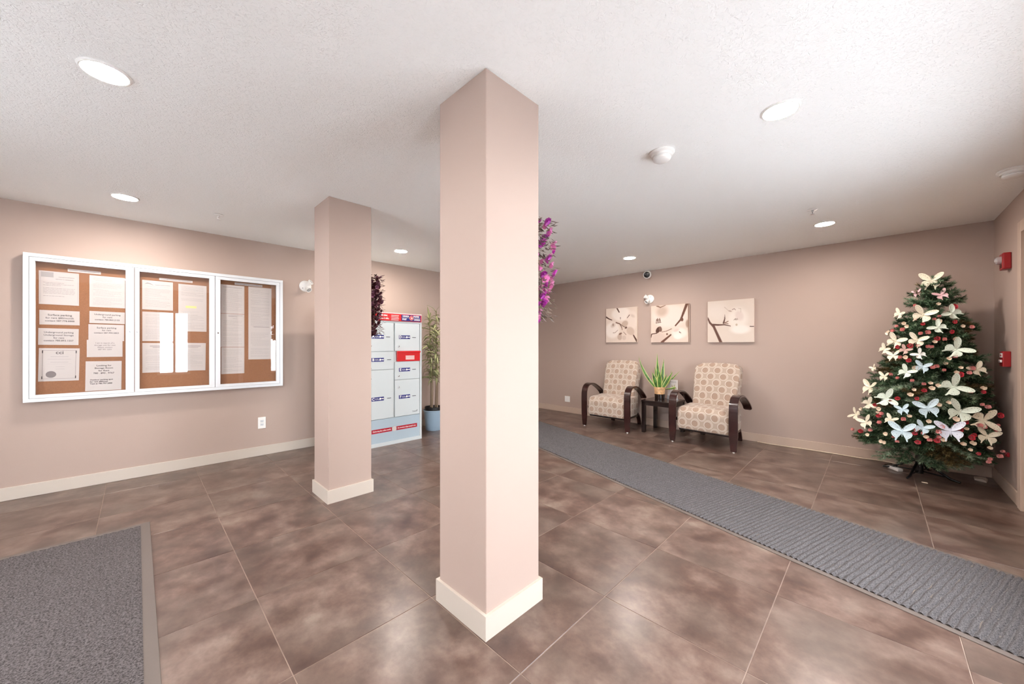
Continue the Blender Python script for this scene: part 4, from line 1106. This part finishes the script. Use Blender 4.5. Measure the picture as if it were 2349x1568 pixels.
BLOSSOMS = """5.22,-0.50,1.63,r;5.25,-0.28,1.67,p;5.21,-0.41,1.67,c;5.16,-0.38,1.53,p;5.17,-0.42,1.55,p;5.16,-0.41,1.51,c;5.16,-0.32,1.49,r;5.18,-0.51,1.50,r;5.19,-0.27,1.53,p;5.26,-0.17,1.47,p;5.28,-0.14,1.43,p;5.20,-0.20,1.43,p;5.20,-0.23,1.47,c;5.23,-0.20,1.50,c;5.32,-0.11,1.40,c;5.24,-0.14,1.37,r;5.13,-0.31,1.39,p;5.13,-0.34,1.40,p;5.11,-0.40,1.35,r;5.12,-0.45,1.34,p;5.14,-0.48,1.41,r;5.12,-0.50,1.33,c;5.19,-0.55,1.46,c;5.22,-0.60,1.44,p;5.10,-0.38,1.32,c;5.18,-0.16,1.27,r;5.12,-0.24,1.28,r;5.11,-0.29,1.28,p;5.10,-0.34,1.28,p;5.09,-0.37,1.27,p;5.09,-0.50,1.19,p;5.13,-0.18,1.17,p;5.09,-0.23,1.14,r;5.11,-0.21,1.17,c;5.08,-0.47,1.16,c;5.07,-0.45,1.13,c;5.06,-0.26,1.08,c;5.04,-0.36,1.08,p;5.05,-0.40,1.10,p;5.05,-0.44,1.06,p;5.06,-0.50,1.05,c;5.08,-0.53,1.09,c;5.12,-0.59,1.09,p;5.12,-0.11,1.01,p;5.07,-0.52,1.03,r;5.09,-0.57,1.04,p;5.12,-0.11,1.00,p;5.07,-0.16,0.97,p;5.04,-0.25,0.96,p;5.02,-0.31,0.94,p;5.02,-0.35,0.95,c;5.01,-0.32,0.88,r;5.02,-0.25,0.88,c;5.02,-0.23,0.83,c;5.01,-0.36,0.90,c;5.02,-0.40,0.92,c;5.07,-0.58,0.88,p;5.12,-0.65,0.88,r;5.14,-0.66,0.91,c;5.01,-0.27,0.80,r;5.04,-0.16,0.78,r;5.06,-0.11,0.75,r;5.14,-0.01,0.70,r;5.11,-0.02,0.63,c;5.11,-0.03,0.66,c;5.26,0.09,0.62,c;5.09,-0.03,0.59,r;5.07,-0.06,0.62,p;5.00,-0.19,0.60,p;5.06,-0.04,0.53,p;4.99,-0.22,0.64,c;5.32,0.15,0.39,p;5.21,0.10,0.40,r;5.11,0.02,0.45,p;5.13,0.05,0.39,c;5.02,-0.08,0.44,c;5.00,-0.13,0.42,p;4.96,-0.26,0.49,r;4.96,-0.26,0.52,p;4.98,-0.15,0.39,p;4.96,-0.27,0.40,r;4.96,-0.31,0.49,p;4.96,-0.33,0.47,c;4.95,-0.35,0.45,p;4.96,-0.39,0.45,r;4.96,-0.39,0.48,p;4.96,-0.42,0.46,c;4.96,-0.40,0.53,p;4.97,-0.41,0.57,p;4.99,-0.49,0.60,p;5.00,-0.52,0.56,r;4.97,-0.34,0.61,c;5.00,-0.50,0.64,c;5.02,-0.55,0.63,r;4.99,-0.36,0.77,p;4.99,-0.40,0.76,c;5.00,-0.45,0.78,c;5.10,-0.64,0.78,p;5.12,-0.67,0.75,p;5.13,-0.69,0.72,c;5.22,-0.75,0.68,r;5.17,-0.73,0.60,p;5.15,-0.72,0.56,r;5.04,-0.60,0.52,r;5.02,-0.58,0.49,r;5.05,-0.62,0.60,p;5.07,-0.64,0.59,p;5.02,-0.56,0.57,c;5.03,-0.59,0.44,c;5.01,-0.57,0.39,c;5.10,-0.69,0.41,c;5.04,-0.62,0.36,r;5.19,-0.76,0.38,p;5.17,-0.74,0.34,p;5.10,-0.68,0.32,p;5.09,-0.67,0.30,p;5.26,-0.79,0.34,r;4.99,-0.53,0.44,c;5.03,-0.05,0.36,c;5.02,-0.07,0.36,c"""

# ---------------------------------------------------------------- christmas tree
def rand_mat(name, stops, rough=0.6):
    m = mat(name, (50, 80, 50), rough, spec=0.25)
    nt = m.node_tree; g = nt.nodes.new('ShaderNodeNewGeometry')
    nt.links.new(ramp(nt, g.outputs['Random Per Island'], stops), nt.nodes['Principled BSDF'].inputs['Base Color'])
    return m
M['needle'] = rand_mat('pine_needles', [(0.0, lin((28, 46, 32))), (0.45, lin((52, 80, 54))), (0.75, lin((84, 112, 80))), (1.0, lin((150, 168, 136)))])
M['needle_pale'] = rand_mat('frosted_needles', [(0.0, lin((90, 118, 92))), (0.6, lin((132, 156, 128))), (1.0, lin((186, 196, 170)))])
M['needle_brown'] = rand_mat('bronze_needles', [(0.0, lin((52, 38, 24))), (0.5, lin((84, 72, 40))), (1.0, lin((120, 104, 66)))])

def branch_mesh(name, length, seed, m, needle=0.040, droop=0.10):
    """a bottle brush branch growing along +x"""
    rr = random.Random(seed); V = []; F_ = []
    twigs = [((0, 0, 0), (length, 0, -droop * length))]
    k = max(2, int(length / 0.055))
    for i in range(1, k):
        s = i / k
        for sg in (-1, 1):
            l = length * 0.42 * (1 - 0.6 * s) * rr.uniform(0.8, 1.2)
            p = (length * s, 0, -droop * length * s * s)
            twigs.append((p, (p[0] + l * 0.75, sg * l * 0.62, p[2] + rr.uniform(-0.03, 0.04))))
    def tri(a, b, c):
        n = len(V); V.extend([tuple(a), tuple(b), tuple(c)]); F_.append((n, n + 1, n + 2))
    for a, b in twigs:
        a, b = Vector(a), Vector(b); d = b - a; L_ = d.length; d.normalize(); u, w = basis(d)
        n = int(L_ / 0.0042)
        for i in range(n):
            c = a + d * (i * 0.0042)
            for q in range(3):
                ph = rr.uniform(0, 2 * pi); out = (u * cos(ph) + w * sin(ph)) * 0.8 + d * rr.uniform(0.35, 0.9)
                out.normalize(); l = needle * rr.uniform(0.7, 1.15) * (0.6 + 0.4 * min(1, (n - i) / 6))
                sd = out.cross(d).normalized() * 0.0026
                tri(c - sd, c + sd, c + out * l)
        # twig core
        r = 0.0022
        n0 = len(V); V.extend([tuple(a + u * r), tuple(a + w * r), tuple(a - (u + w) * r), tuple(b)])
        F_.extend([(n0, n0 + 1, n0 + 3), (n0 + 1, n0 + 2, n0 + 3), (n0 + 2, n0, n0 + 3)])
    me = bpy.data.meshes.new(name); me.from_pydata(V, [], F_); me.materials.append(m); return me

TB, TT = Vector((5.45, -0.31, 0)), Vector((5.40, -0.42, 1.93))
PR = [(0.2, 0.46), (0.35, 0.52), (0.6, 0.48), (1.0, 0.41), (1.42, 0.30), (1.67, 0.22), (1.9, 0.10), (1.97, 0.06)]
def prof_r(z):
    z = max(PR[0][0], min(PR[-1][0], z))
    for (a, ra), (b, rb) in zip(PR, PR[1:]):
        if z <= b: return ra + (rb - ra) * (z - a) / (b - a)
    return PR[-1][1]
tree = thing('christmas_tree', 'artificial green christmas tree decorated with butterflies in the corner', 'christmas tree', tuple(TB))
bm = NB(); tube(bm, [(0, 0, 0.05), tuple((TT - TB) * 0.5), tuple(TT - TB)], [0.022, 0.014, 0.005], 10); obj('trunk', bm, M['dark'], tree, True)
bm = NB(); tube(bm, [(0, 0, 0.02), (0, 0, 0.20)], 0.030, 14)
for a in (70, 160, 250, 340):
    c, s = cos(R(a)), sin(R(a)); tube(bm, [(0.0, 0.0, 0.16), (0.05 * c, 0.05 * s, 0.13), (0.21 * c, 0.21 * s, 0.022), (0.27 * c, 0.27 * s, 0.010)], [0.011, 0.011, 0.011, 0.009], 8)
    tube(bm, [(0, 0, 0.045), (0.17 * c, 0.17 * s, 0.035)], 0.006, 6)
obj('stand', bm, M['dark'], tree, True)
meshes = {}
def bmesh_for(L_, kind, seed):
    key = (round(L_ / 0.07), kind, seed)
    if key not in meshes:
        mm = {'g': M['needle'], 'p': M['needle_pale'], 'b': M['needle_brown']}[kind]
        meshes[key] = branch_mesh('branch', max(0.07, key[0] * 0.07), 100 + seed + key[0] * 10, mm)
    return meshes[key]
rr = random.Random(21); nb_ = 0
z = 0.40
while z < 1.90 and nb_ < 285:
    r0 = prof_r(z - 0.02)
    n = max(6, int(round(7 + 17 * r0)))
    for k in range(n):
        ph = 2 * pi * (k + rr.uniform(-0.3, 0.3)) / n + z * 7
        base = TB + (TT - TB) * (z / 1.93)
        L_ = r0 * rr.uniform(0.86, 1.02)
        dx, dy = cos(ph), sin(ph)
        if dx > 0: L_ = min(L_, (XB - 0.075 - base.x) / max(dx, 1e-3))
        if dy < 0: L_ = min(L_, (base.y - (YR + 0.075)) / max(-dy, 1e-3))
        if L_ < 0.06: L_ = 0.06
        kind = 'g' if rr.random() < 0.72 else ('p' if rr.random() < 0.5 else 'b')
        me = bmesh_for(L_, kind, rr.randint(0, 1))
        o = link('branch', me, tree); nb_ += 1
        o.location = base - TB + Vector((0, 0, rr.uniform(-0.02, 0.02)))
        tilt = R(rr.uniform(-4, 12)) if z > 0.5 else R(rr.uniform(2, 22))
        if z > 1.6: tilt = R(-20 - 60 * (z - 1.6))
        o.rotation_euler = (rr.uniform(-0.4, 0.4), tilt, ph)
        s = L_ / max(0.07, round(L_ / 0.07) * 0.07); o.scale = (s, s, s)
    z += 0.088 if z < 1.3 else 0.072
# frosted tips hanging low
for (a, L_, tl, zz) in ((205, 0.34, 55, 0.36), (222, 0.36, 40, 0.34), (240, 0.34, 42, 0.36), (185, 0.34, 48, 0.38), (140, 0.40, 38, 0.36), (255, 0.36, 35, 0.38)):
    o = link('branch', bmesh_for(L_, 'p', 0), tree); o.location = TB * 0 + Vector((0.06 * cos(R(a)), 0.06 * sin(R(a)), zz)); o.rotation_euler = (0.1, R(tl) * 0.55, R(a))

# butterflies clipped to the tree
def bf_mesh(m):
    out = {}
    up = [(0.015, 0.04), (0.05, 0.16), (0.13, 0.29), (0.25, 0.39), (0.37, 0.44), (0.47, 0.43), (0.50, 0.37), (0.47, 0.27), (0.40, 0.17), (0.30, 0.08), (0.16, 0.01), (0.015, -0.01)]
    lo = [(0.015, 0.0), (0.14, 0.0), (0.27, 0.02), (0.35, -0.03), (0.38, -0.13), (0.34, -0.25), (0.27, -0.32), (0.22, -0.36), (0.23, -0.49), (0.19, -0.50), (0.155, -0.36), (0.09, -0.27), (0.03, -0.14)]
    def wing(pts, sg, fold, zo):
        bm = NB()
        a = []; b = []
        for (x, y) in pts:
            zz = zo + x * math.tan(fold) + 0.03 * sin(x * 9)
            a.append(bm.verts.new((sg * x, y, zz - 0.006))); b.append(bm.verts.new((sg * x, y, zz + 0.006)))
        n = len(pts)
        # fan from the wing root
        for vs in (a, b):
            for i in range(1, n - 1): bm.faces.new((vs[0], vs[i], vs[i + 1]))
        for k in range(n): bm.faces.new((a[k], a[(k + 1) % n], b[(k + 1) % n], b[k]))
        bmesh.ops.recalc_face_normals(bm, faces=bm.faces[:])
        return bm
    def tomesh(bm, name, mm):
        me = bpy.data.meshes.new(name); bm.to_mesh(me); bm.free(); me.materials.append(mm); return me
    for sg in (-1, 1):
        out[('wing', sg, 0)] = tomesh(wing(up, sg, 0.42, 0.012), 'wing', m)
        out[('wing', sg, 1)] = tomesh(wing(lo, sg, 0.25, 0.0), 'wing', m)
    bm = NB(); tube(bm, [(0, 0.13, 0.02), (0, 0.09, 0.022), (0, 0.0, 0.02), (0, -0.12, 0.012), (0, -0.26, 0.0)], [0.012, 0.026, 0.030, 0.022, 0.008], 8)
    for sg in (-1, 1): tube(bm, [(0.01 * sg, 0.11, 0.02), (0.06 * sg, 0.22, 0.05), (0.10 * sg, 0.29, 0.05)], 0.005, 5)
    out['body'] = tomesh(bm, 'body', m)
    bm = NB()      # openwork pattern along the wing margins
    for sg in (-1, 1):
        for (x, y, f) in ((0.43, 0.36, 0.42), (0.37, 0.37, 0.42), (0.30, 0.34, 0.42), (0.43, 0.29, 0.42), (0.37, 0.21, 0.42), (0.23, 0.29, 0.42), (0.32, -0.05, 0.25), (0.33, -0.13, 0.25), (0.30, -0.21, 0.25), (0.24, -0.27, 0.25), (0.15, 0.18, 0.42), (0.18, -0.16, 0.25)):
            zz = (0.012 if f > 0.3 else 0) + x * math.tan(f) + 0.03 * sin(x * 9) + 0.0065
            vs = [bm.verts.new((sg * (x + 0.016 * cos(q * pi / 3)), y + 0.011 * sin(q * pi / 3), zz + 0.016 * cos(q * pi / 3) * math.tan(f) + 0.004)) for q in range(6)]
            bm.faces.new(vs)
    out['pattern'] = tomesh(bm, 'wing_pattern', M['bf_vein'])
    return out
M['bf_vein'] = mat('wing_openwork', (120, 116, 108), 0.7)
BC = {'cream': (238, 230, 206), 'white': (238, 238, 230), 'mint': (222, 234, 218), 'blue': (206, 228, 236), 'lav': (222, 228, 242), 'pink': (232, 190, 194), 'dusty': (202, 168, 156)}
BF = {k: bf_mesh(mat('glitter_' + k, c, 0.5, bump=(260, 0.5, 0.001), sheen=0.1)) for k, c in BC.items()}
VIEW = Vector((0, 0, 1.28))
for (x, y, z, span, rot, c, lab) in BUTTERFLIES:
    P = Vector((x, y, z)); ax = TB + (TT - TB) * (z / 1.93)
    n = (P - ax); n.z = 0
    n = n.normalized() if n.length > 1e-3 else Vector((-1, 0, 0))
    back = (Vector((x, y, z)) - Vector((0.5, 0.5, 1.28))).normalized()
    n = (n * 0.9 - back * 0.9 + Vector((0, 0, 0.25)) + Vector((rnd.uniform(-0.35, 0.35), rnd.uniform(-0.35, 0.35), rnd.uniform(-0.2, 0.3)))).normalized()
    P = P + n * 0.02
    g_ = thing('butterfly_ornament', lab, 'butterfly', tuple(P), group='glitter butterflies on the tree')
    q = n.to_track_quat('Z', 'Y').to_matrix().to_4x4() @ Matrix.Rotation(R(rot - 45 + 180 * 0), 4, 'Z')
    g_.rotation_euler = q.to_euler(); 
    s = span * (1.0 if span < 0.19 else 0.80); B = BF[c]
    def add(nm, me):
        o = link(nm, me, g_); o.scale = (s, s, s); return o
    add('body', B['body'])
    for sg in (-1, 1):
        for k in (0, 1): add('wing', B[('wing', sg, k)])
    add('wing_pattern', B['pattern'])['kind'] = 'stuff'

# silk buds and petals tucked among the branches
def petal(bm, M4, l, w, cup):
    rows = []
    for i in range(4):
        s = i / 3; ww = w * (0.35 + 0.65 * sin(pi * min(0.98, s * 0.72 + 0.12)))
        rows.append([bm.verts.new(M4 @ Vector((l * s, ww * (j - 1), cup * l * s * s + 0.12 * w * abs(j - 1)))) for j in range(3)])
    for a, b in zip(rows, rows[1:]):
        for j in range(2): bm.faces.new((a[j], a[j + 1], b[j + 1], b[j]))
def blossom_mesh(name, m, rings, r, seed):
    bm = NB(); rr = random.Random(seed)
    for (n, l, up) in rings:
        for k in range(n):
            M4 = Matrix.Rotation(2 * pi * k / n + rr.uniform(-0.3, 0.3), 4, 'Z') @ Matrix.Rotation(-R(up + rr.uniform(-8, 8)), 4, 'Y')
            petal(bm, M4, r * l, r * l * 0.62, rr.uniform(0.3, 0.7))
    me = bpy.data.meshes.new(name); bm.to_mesh(me); bm.free(); me.materials.append(m)
    me.polygons.foreach_set('use_smooth', [True] * len(me.polygons)); return me
M['bl_r'] = mat('red_silk', (206, 52, 66), 0.6, sheen=0.3, vary=(30, 0.15)); M['bl_p'] = mat('rose_pink_silk', (226, 150, 144), 0.6, sheen=0.3, vary=(30, 0.12)); M['bl_c'] = mat('cream_silk', (232, 212, 188), 0.6, sheen=0.3, vary=(30, 0.1))
BL = {'r': (blossom_mesh('rose', M['bl_r'], [(3, 0.5, 75), (4, 0.8, 50), (5, 1.0, 25)], 0.020, 1), 'small red silk rosebud tucked among the tree branches', 'red rosebuds in the tree'),
      'p': (blossom_mesh('bud', M['bl_p'], [(2, 0.6, 70), (4, 1.0, 30)], 0.019, 2), 'small pink silk bud tucked among the tree branches', 'pink buds in the tree'),
      'c': (blossom_mesh('petal', M['bl_c'], [(3, 1.0, 25)], 0.020, 3), 'small cream silk petal cluster tucked among the tree branches', 'cream petals in the tree')}
for it in BLOSSOMS.split(';'):
    x, y, z, c = it.split(','); P = Vector((float(x), float(y), float(z))); ax = TB + (TT - TB) * (P.z / 1.93)
    n = (P - ax); n.z = 0; n = (n.normalized() - (P - VIEW).normalized() * 0.8 + Vector((rnd.uniform(-.5, .5), rnd.uniform(-.5, .5), rnd.uniform(-.3, .6)))).normalized()
    me, lab, grp = BL[c]
    hz = 'high' if P.z > 1.35 else ('at mid height' if P.z > 0.85 else 'low'); sd = 'left side' if (P - ax).dot(Vector((-0.7, 0.72, 0))) > 0.12 and n.y > 0.25 else ('right side' if P.y < ax.y - 0.18 else 'front')
    lab = lab.replace('among the tree branches', '%s on the %s of the tree' % (hz, sd)); grp = grp + ', %s, %s' % (hz, sd)
    o = link('silk_blossom', me, None, tuple(P + n * 0.012)); tag(o, lab, 'flower', grp)
    o.rotation_euler = n.to_track_quat('Z', 'Y').to_euler(); s = rnd.uniform(0.95, 1.45); o.scale = (s, s * rnd.uniform(0.8, 1.1), s)

# what lies around the tree
t = thing('power_adapter', 'white plug adapter lying on the floor left of the tree stand', 'adapter', (5.50, -0.145, 0.0), R(35))
bm = NB(); box(bm, -0.065, 0.065, -0.025, 0.025, 0, 0.030, 0.006, 2); obj('housing', bm, M['white'], t)
bm = NB(); tube(bm, smooth_path([(0.06, 0, 0.015), (0.12, 0.0, 0.006), (0.18, -0.04, 0.005), (0.20, -0.12, 0.005)], 5), 0.0035, 6); obj('lead', bm, M['dark'], t, True)
bm = NB(); prism(bm, [(-0.09, -0.03), (-0.03, -0.045), (0.05, -0.04), (0.085, -0.01), (0.03, 0.03), (-0.05, 0.035)], 0.0, 0.012)
bmesh.ops.subdivide_edges(bm, edges=bm.edges[:], cuts=2)
for v in bm.verts: v.co.z = max(0.0, v.co.z + (rnd.uniform(-0.004, 0.012) if v.co.z > 0.006 else 0))
o = obj('paper_scrap', bm, M['canvas'], None, loc=(5.66, -0.71, 0.001)); tag(o, 'crumpled cream paper lying in the corner under the tree', 'paper scrap')
bm = NB(); prism(bm, [(-0.010, -0.018), (0.008, -0.012), (0.012, 0.006), (0.002, 0.022), (-0.006, 0.008)], 0.0, 0.004)
o = obj('fallen_petal', bm, M['bl_c'], None, loc=(5.17, -0.33, 0.001)); tag(o, 'single pale petal fallen on the floor in front of the tree', 'petal')
pts = [(5.80, 1.12, 0.006)]
rr = random.Random(4)
yy = 1.0
while yy > -0.15:
    pts.append((5.796 - 0.010 * (1 + sin(yy * 9 + rr.uniform(-1, 1))), yy, 0.006)); yy -= 0.11
pts += [(5.74, -0.18, 0.006), (5.64, -0.17, 0.006), (5.58, -0.13, 0.008)]
bm = NB(); tube(bm, smooth_path(pts, 4), 0.0055, 8)
tag(obj('extension_cord', bm, M['cord'], None, True), 'cream extension cord lying along the back baseboard between armchair and tree', 'cord')

# ---------------------------------------------------------------- garlands hung on the pillars
def garland(label, loc, cols, leafcol, seed, rad, nbl=64, nlf=240):
    t = thing('flower_garland', label, 'garland', loc)
    rr = random.Random(seed); Hh = 0.54
    bm = NB(); tube(bm, [(0.0, 0, 0.0), (0.03, 0, 0.012), (0.045, 0, -0.02)], 0.003, 8)
    for k in range(3): tube(bm, smooth_path([(0.045, 0.01 * k, -0.02), (0.07, 0.03 * (k - 1), -0.18), (0.085, 0.05 * (k - 1), -0.36), (0.08, 0.03 * (k - 1), -Hh + 0.05 * k)], 4), 0.0025, 6)
    obj('stem', bm, M['bark'], t, True)
    ms = [blossom_mesh('blossom', c, [(3, 0.55, 60), (5, 1.0, 15)], 0.024, seed + i) for i, c in enumerate(cols)]
    for k in range(nbl):
        z = -Hh * (k + rr.random()) / nbl - 0.005
        r = rad * (0.45 + 0.55 * sin(pi * min(1, (-z / Hh) * 0.85 + 0.2))) * rr.uniform(0.35, 1.0); a = rr.uniform(-1.75, 1.75)
        P = Vector((max(0.022, 0.055 + r * cos(a)), r * sin(a), z)); n = (P - Vector((0.03, 0, z + 0.06))).normalized()
        o = link('blossom', ms[rr.randrange(len(ms))], t, tuple(P)); o.rotation_euler = n.to_track_quat('Z', 'Y').to_euler(); s = rr.uniform(0.7, 1.25); o.scale = (s, s, s)
    V = []; F_ = []
    for k in range(nlf):
        z = -Hh * rr.random(); r = rad * rr.uniform(0.2, 1.0); a = rr.uniform(-1.75, 1.75)
        c = Vector((max(0.03, 0.05 + r * cos(a)), r * sin(a), z)); d = Vector((cos(a), sin(a), rr.uniform(-1.2, 0.4))).normalized(); l = rr.uniform(0.02, 0.042)
        u, w = basis(d); n0 = len(V)
        tip = c + d * l; tip.x = max(0.012, tip.x)
        V.extend([tuple(c), tuple(c + d * l * 0.5 + u * l * 0.22 + w * 0.003), tuple(tip), tuple(c + d * l * 0.5 - u * l * 0.22 + w * 0.003)]); F_.append((n0, n0 + 1, n0 + 2, n0 + 3))
    me = bpy.data.meshes.new('leaves'); me.from_pydata(V, [], F_); me.materials.append(leafcol); o = link('leaves', me, t); o['kind'] = 'stuff'
garland('hanging magenta flower garland on the far side of the foreground pillar', (1.4246 + 0.001, 1.315, 1.965),
        [mat('magenta_silk', (206, 40, 190), 0.55, sheen=0.3), mat('pink_silk', (214, 120, 176), 0.55, sheen=0.3), mat('violet_silk', (160, 40, 150), 0.55)],
        rand_mat('dusty_leaves', [(0.0, lin((92, 84, 82))), (0.5, lin((140, 130, 124))), (1.0, lin((110, 100, 72)))]), 31, 0.125, 74, 560)
garland('hanging dark plum flower garland on the farther pillar beside the mailbox', (1.4464 + 0.001, 3.335, 1.935),
        [mat('plum_silk', (96, 34, 52), 0.6, sheen=0.2), mat('mauve_silk', (130, 74, 100), 0.6, sheen=0.2), mat('maroon_silk', (78, 22, 34), 0.6)],
        rand_mat('maroon_leaves', [(0.0, lin((60, 30, 38))), (0.6, lin((96, 54, 66))), (1.0, lin((84, 62, 48)))]), 47, 0.125, 130, 900)

# ---------------------------------------------------------------- tall plant in the corner behind the mailbox
t = thing('potted_dracaena', 'tall variegated leafy plant in a pale blue pot beside the mailbox', 'potted plant', (3.20, 4.84, 0))
bm = NB(); lathe(bm, [(0, 0.0), (0.118, 0.0), (0.122, 0.01), (0.150, 0.285), (0.158, 0.290), (0.158, 0.305), (0.148, 0.305), (0.144, 0.26), (0, 0.26)], 36); obj('outer_pot', bm, M['pot_blue'], t, True)
bm = NB(); lathe(bm, [(0.132, 0.262), (0.136, 0.352), (0.128, 0.352), (0.126, 0.325), (0, 0.325)], 30); obj('nursery_pot', bm, M['pot_black'], t, True)
bm = NB(); lathe(bm, [(0, 0.335), (0.08, 0.334), (0.126, 0.328)], 20); obj('soil', bm, M['soil'], t)
M['leaf_v'] = rand_mat('variegated_leaves', [(0.0, lin((84, 100, 58))), (0.35, lin((140, 148, 100))), (0.6, lin((206, 200, 158))), (0.8, lin((96, 92, 52))), (1.0, lin((226, 218, 186)))])
lv = []
for k in range(3):
    a, b = leaf_blade((0, 0, 0), (0.13 + 0.03 * k, 0, -0.02 - 0.02 * k), 0.022, (0, 0, 0.025), n=5)
    mm_ = bpy.data.meshes.new('j'); b.to_mesh(mm_); a.from_mesh(mm_); b.free(); bpy.data.meshes.remove(mm_)
    me = bpy.data.meshes.new('leaf'); a.to_mesh(me); a.free(); me.materials.append(M['leaf_v'])
    me.polygons.foreach_set('use_smooth', [True] * len(me.polygons)); lv.append(me)
rr = random.Random(8); nl = 0
heads = []
for (bx, by, tx, ty, tz) in ((-0.05, -0.03, -0.10, -0.09, 1.02), (0.03, -0.05, 0.00, -0.06, 1.42), (0.05, 0.03, 0.06, 0.02, 1.80), (-0.02, 0.05, -0.05, 0.04, 1.70)):
    bm = NB(); pth = smooth_path([(bx, by, 0.32), ((bx + tx) / 2 + 0.015, (by + ty) / 2, (0.32 + tz) / 2), (tx, ty, tz)], 5)
    tube(bm, pth, [0.012 - 0.006 * i / (len(pth) - 1) for i in range(len(pth))], 8); obj('stem', bm, M['bark'], t, True)
    z = 0.80 if tz > 1.2 else 0.74
    while z < tz + 0.02:
        f = (z - 0.32) / (tz - 0.32); dens = 4 if (z > tz - 0.35 or rr.random() < 0.7) else 1
        for q in range(dens):
            if nl >= 296: break
            a = rr.uniform(0, 2 * pi); o = link('leaf', lv[rr.randrange(3)], t); nl += 1
            o.location = (bx + (tx - bx) * min(1, f), by + (ty - by) * min(1, f), z + rr.uniform(-0.02, 0.02))
            lim = 1.0 if sin(a) < 0.3 else 0.85
            o.rotation_euler = (rr.uniform(-0.5, 0.5), R(rr.uniform(-50, 35)) - (0.5 if z > tz - 0.05 else 0), a); s = rr.uniform(0.8, 1.25) * lim; o.scale = (s, s * 1.3, s)
        z += 0.045
